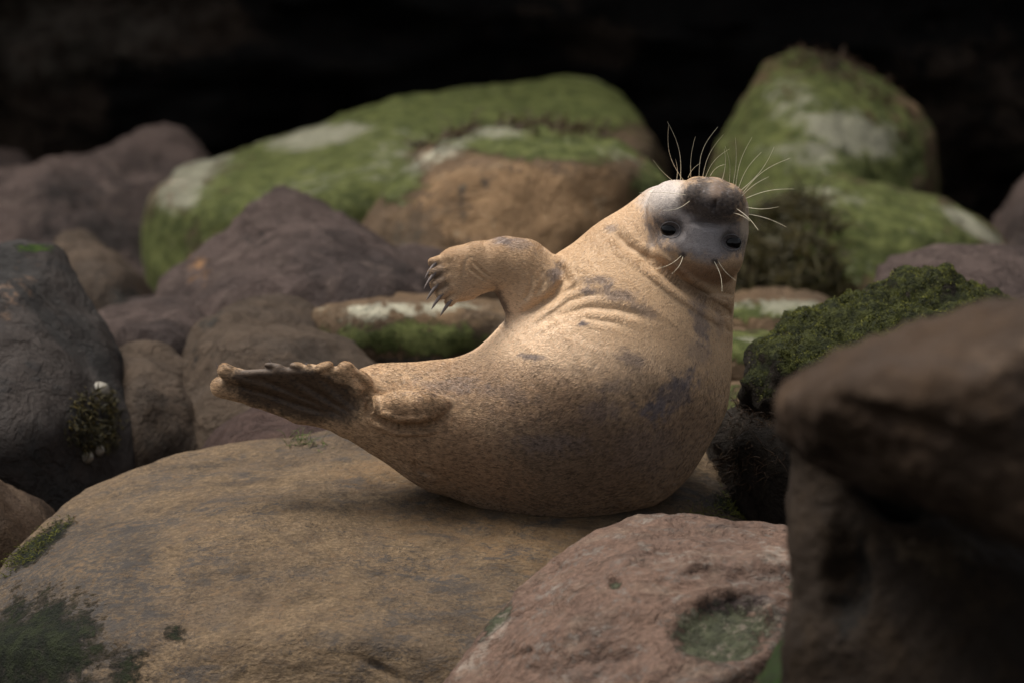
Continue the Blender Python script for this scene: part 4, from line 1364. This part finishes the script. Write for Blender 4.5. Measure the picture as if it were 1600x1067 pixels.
fronds('weedrock', [(1180, 690, 60, 60, 0, 0.7), (1150, 740, 40, 30, 0, 0.2), (1220, 660, 50, 40, 0, 0.1)], 650, 0.05, 0.0018, M_weed, 'seaweed_clump',
       'frizzy dark brown seaweed hanging just right of the seal back, under green moss', seed=3, nseg=3, kind='stuff')
fronds('green_right', [(1290, 92, 90, 34, 12, 0.7), (1370, 130, 60, 30, 30, 0.3)], 500, 0.06, 0.007, M_weed, 'seaweed_clump', 'dark brown seaweed draped over the top of the tall green boulder', seed=4, up=0.1, kind='stuff')
fronds('green_low', [(1235, 370, 75, 60, 0, 0.6), (1220, 440, 110, 45, 0, 0.4)], 1500, 0.15, 0.0055, M_olive, 'seaweed_clump', 'olive brown seaweed hanging on the low green boulder right of the seal head', seed=5)
fronds('orange', [(880, 203, 120, 12, 4, 0.8), (700, 212, 50, 10, -20, 0.2)], 450, 0.10, 0.005, M_weed, 'seaweed_clump', 'thin dark seaweed line along the top edge of the orange boulder', seed=6, up=0.2)
fronds('slate', [(150, 655, 44, 48, 0, 1.0)], 1400, 0.032, 0.0032, M_olive, 'seaweed_clump', 'small dark olive seaweed tuft on the side of the slate boulder at left', seed=7, up=0.15)
fronds('seal_boulder', [(478, 693, 40, 7, 4, 1.0)], 60, 0.045, 0.0012, M_gut, 'seaweed_strands', 'thin pale green weed strands on the boulder rim below the tail flippers', seed=8, up=0.15, droop=0.2, spread=1.0)
fronds('seal_boulder', [(1165, 785, 34, 26, 20, 0.8), (1110, 800, 40, 14, 0, 0.2)], 900, 0.02, 0.0012, M_tuft, 'moss_patch', 'green moss tuft on the right shoulder of the seal boulder', seed=9, up=0.7, cat='moss', npt=5, kind='stuff')
fronds('seal_boulder', [(60, 850, 70, 14, -38, 1.0)], 700, 0.016, 0.0012, M_tuft, 'moss_patch', 'green moss strip on the upper left edge of the seal boulder', seed=10, up=0.6, cat='moss', npt=5, kind='stuff')

# moss pile on the rugged rock: leaf-sized tufts
rk = ROCKS['moss']
rg = np.random.default_rng(5)
fa = rk['f']
fm_ = rk['nr'][fa].mean(1)
fpx, fpy = rk['px'][fa].mean(1), rk['py'][fa].mean(1)
fc = rk['co'][fa].mean(1)
den = np.clip((fm_[:, 2] - 0.15) * 1.5 - 0.12 + fbm(fc, 11, 4, 0.7, 3) * 3.6, 0, 1) * ((-(fm_ @ FWD)) > -0.3) * (ell(fpx, fpy, 1180, 740, 110, 110) > 1)
ar = np.linalg.norm(np.cross(rk['co'][fa[:, 1]] - rk['co'][fa[:, 0]], rk['co'][fa[:, 2]] - rk['co'][fa[:, 0]]), axis=1)
pw = den * ar
NM = 60000
fi = rg.choice(len(fa), NM, p=pw / pw.sum())
b_ = rg.dirichlet((1, 1, 1), NM)
rt = (rk['co'][fa[fi]] * b_[:, :, None]).sum(1)
nn = fm_[fi]
dirv = nn * 0.9 + rg.normal(size=(NM, 3)) * 0.6
dirv /= np.linalg.norm(dirv, axis=1)[:, None]
side = np.cross(dirv, rg.normal(size=(NM, 3)))
side /= np.linalg.norm(side, axis=1)[:, None]
hgt = rg.uniform(0.003, 0.007, NM)[:, None] * (0.6 + 0.8 * sstep(-0.2, 0.4, fbm(rt, 16, 2, 0.5, 8)))[:, None]
wd = rg.uniform(0.0010, 0.0022, NM)[:, None]
V = np.stack([rt - side * wd, rt + side * wd, rt + dirv * hgt], 1).reshape(-1, 3)
mo = rk['o']
pile = link_mesh('moss_pile', V - rk['c'], np.arange(NM * 3).reshape(-1, 3), M_tuft, parent=mo, smooth=False)
pile['kind'] = 'stuff'


# limpets on the slate boulder
M_shell = simple_mat('pale_shell', (0.19, 0.17, 0.135), 0.6)


def limpet(key, px, py, r, label):
    rk = ROCKS[key]
    ix = np.where(-(rk['nr'] @ FWD) > 0.0)[0]
    k = ix[np.argmin((rk['px'][ix] - px) ** 2 + (rk['py'][ix] - py) ** 2)]
    c, n = rk['co'][k], rk['nr'][k]
    a = np.cross(n, [0.1, 0.3, 1.0])
    a /= np.linalg.norm(a)
    b = np.cross(n, a)
    th_ = np.linspace(0, 2 * math.pi, 28, endpoint=False)
    V = []
    prof = [(1.0, -0.1), (0.97, 0.12), (0.8, 0.34), (0.55, 0.55), (0.28, 0.7), (0.06, 0.76)]
    for rr_, h in prof:
        rib = 1 + 0.06 * np.cos(th_ * 9) * rr_
        V.append(c + (np.cos(th_) * rib * rr_ * r)[:, None] * a + (np.sin(th_) * rib * rr_ * r * 0.85)[:, None] * b + n * h * r)
    V = np.concatenate(V)
    i = np.arange(len(prof) - 1)[:, None] * 28 + np.arange(28)[None]
    j = np.arange(len(prof) - 1)[:, None] * 28 + (np.arange(28)[None] + 1) % 28
    F = np.stack([i, j, j + 28, i + 28], -1).reshape(-1, 4)
    o = link_mesh('limpet', V - c, F, M_shell)
    o.location = c
    tag(o, label, 'limpet', 'limpets on the slate boulder')


limpet('slate', 158, 603, 0.030, 'pale limpet shell above the seaweed tuft on the slate boulder')
limpet('slate', 130, 712, 0.022, 'pale limpet lowest left under the seaweed tuft on the slate boulder')
limpet('slate', 150, 698, 0.020, 'pale limpet directly below the seaweed tuft on the slate boulder')
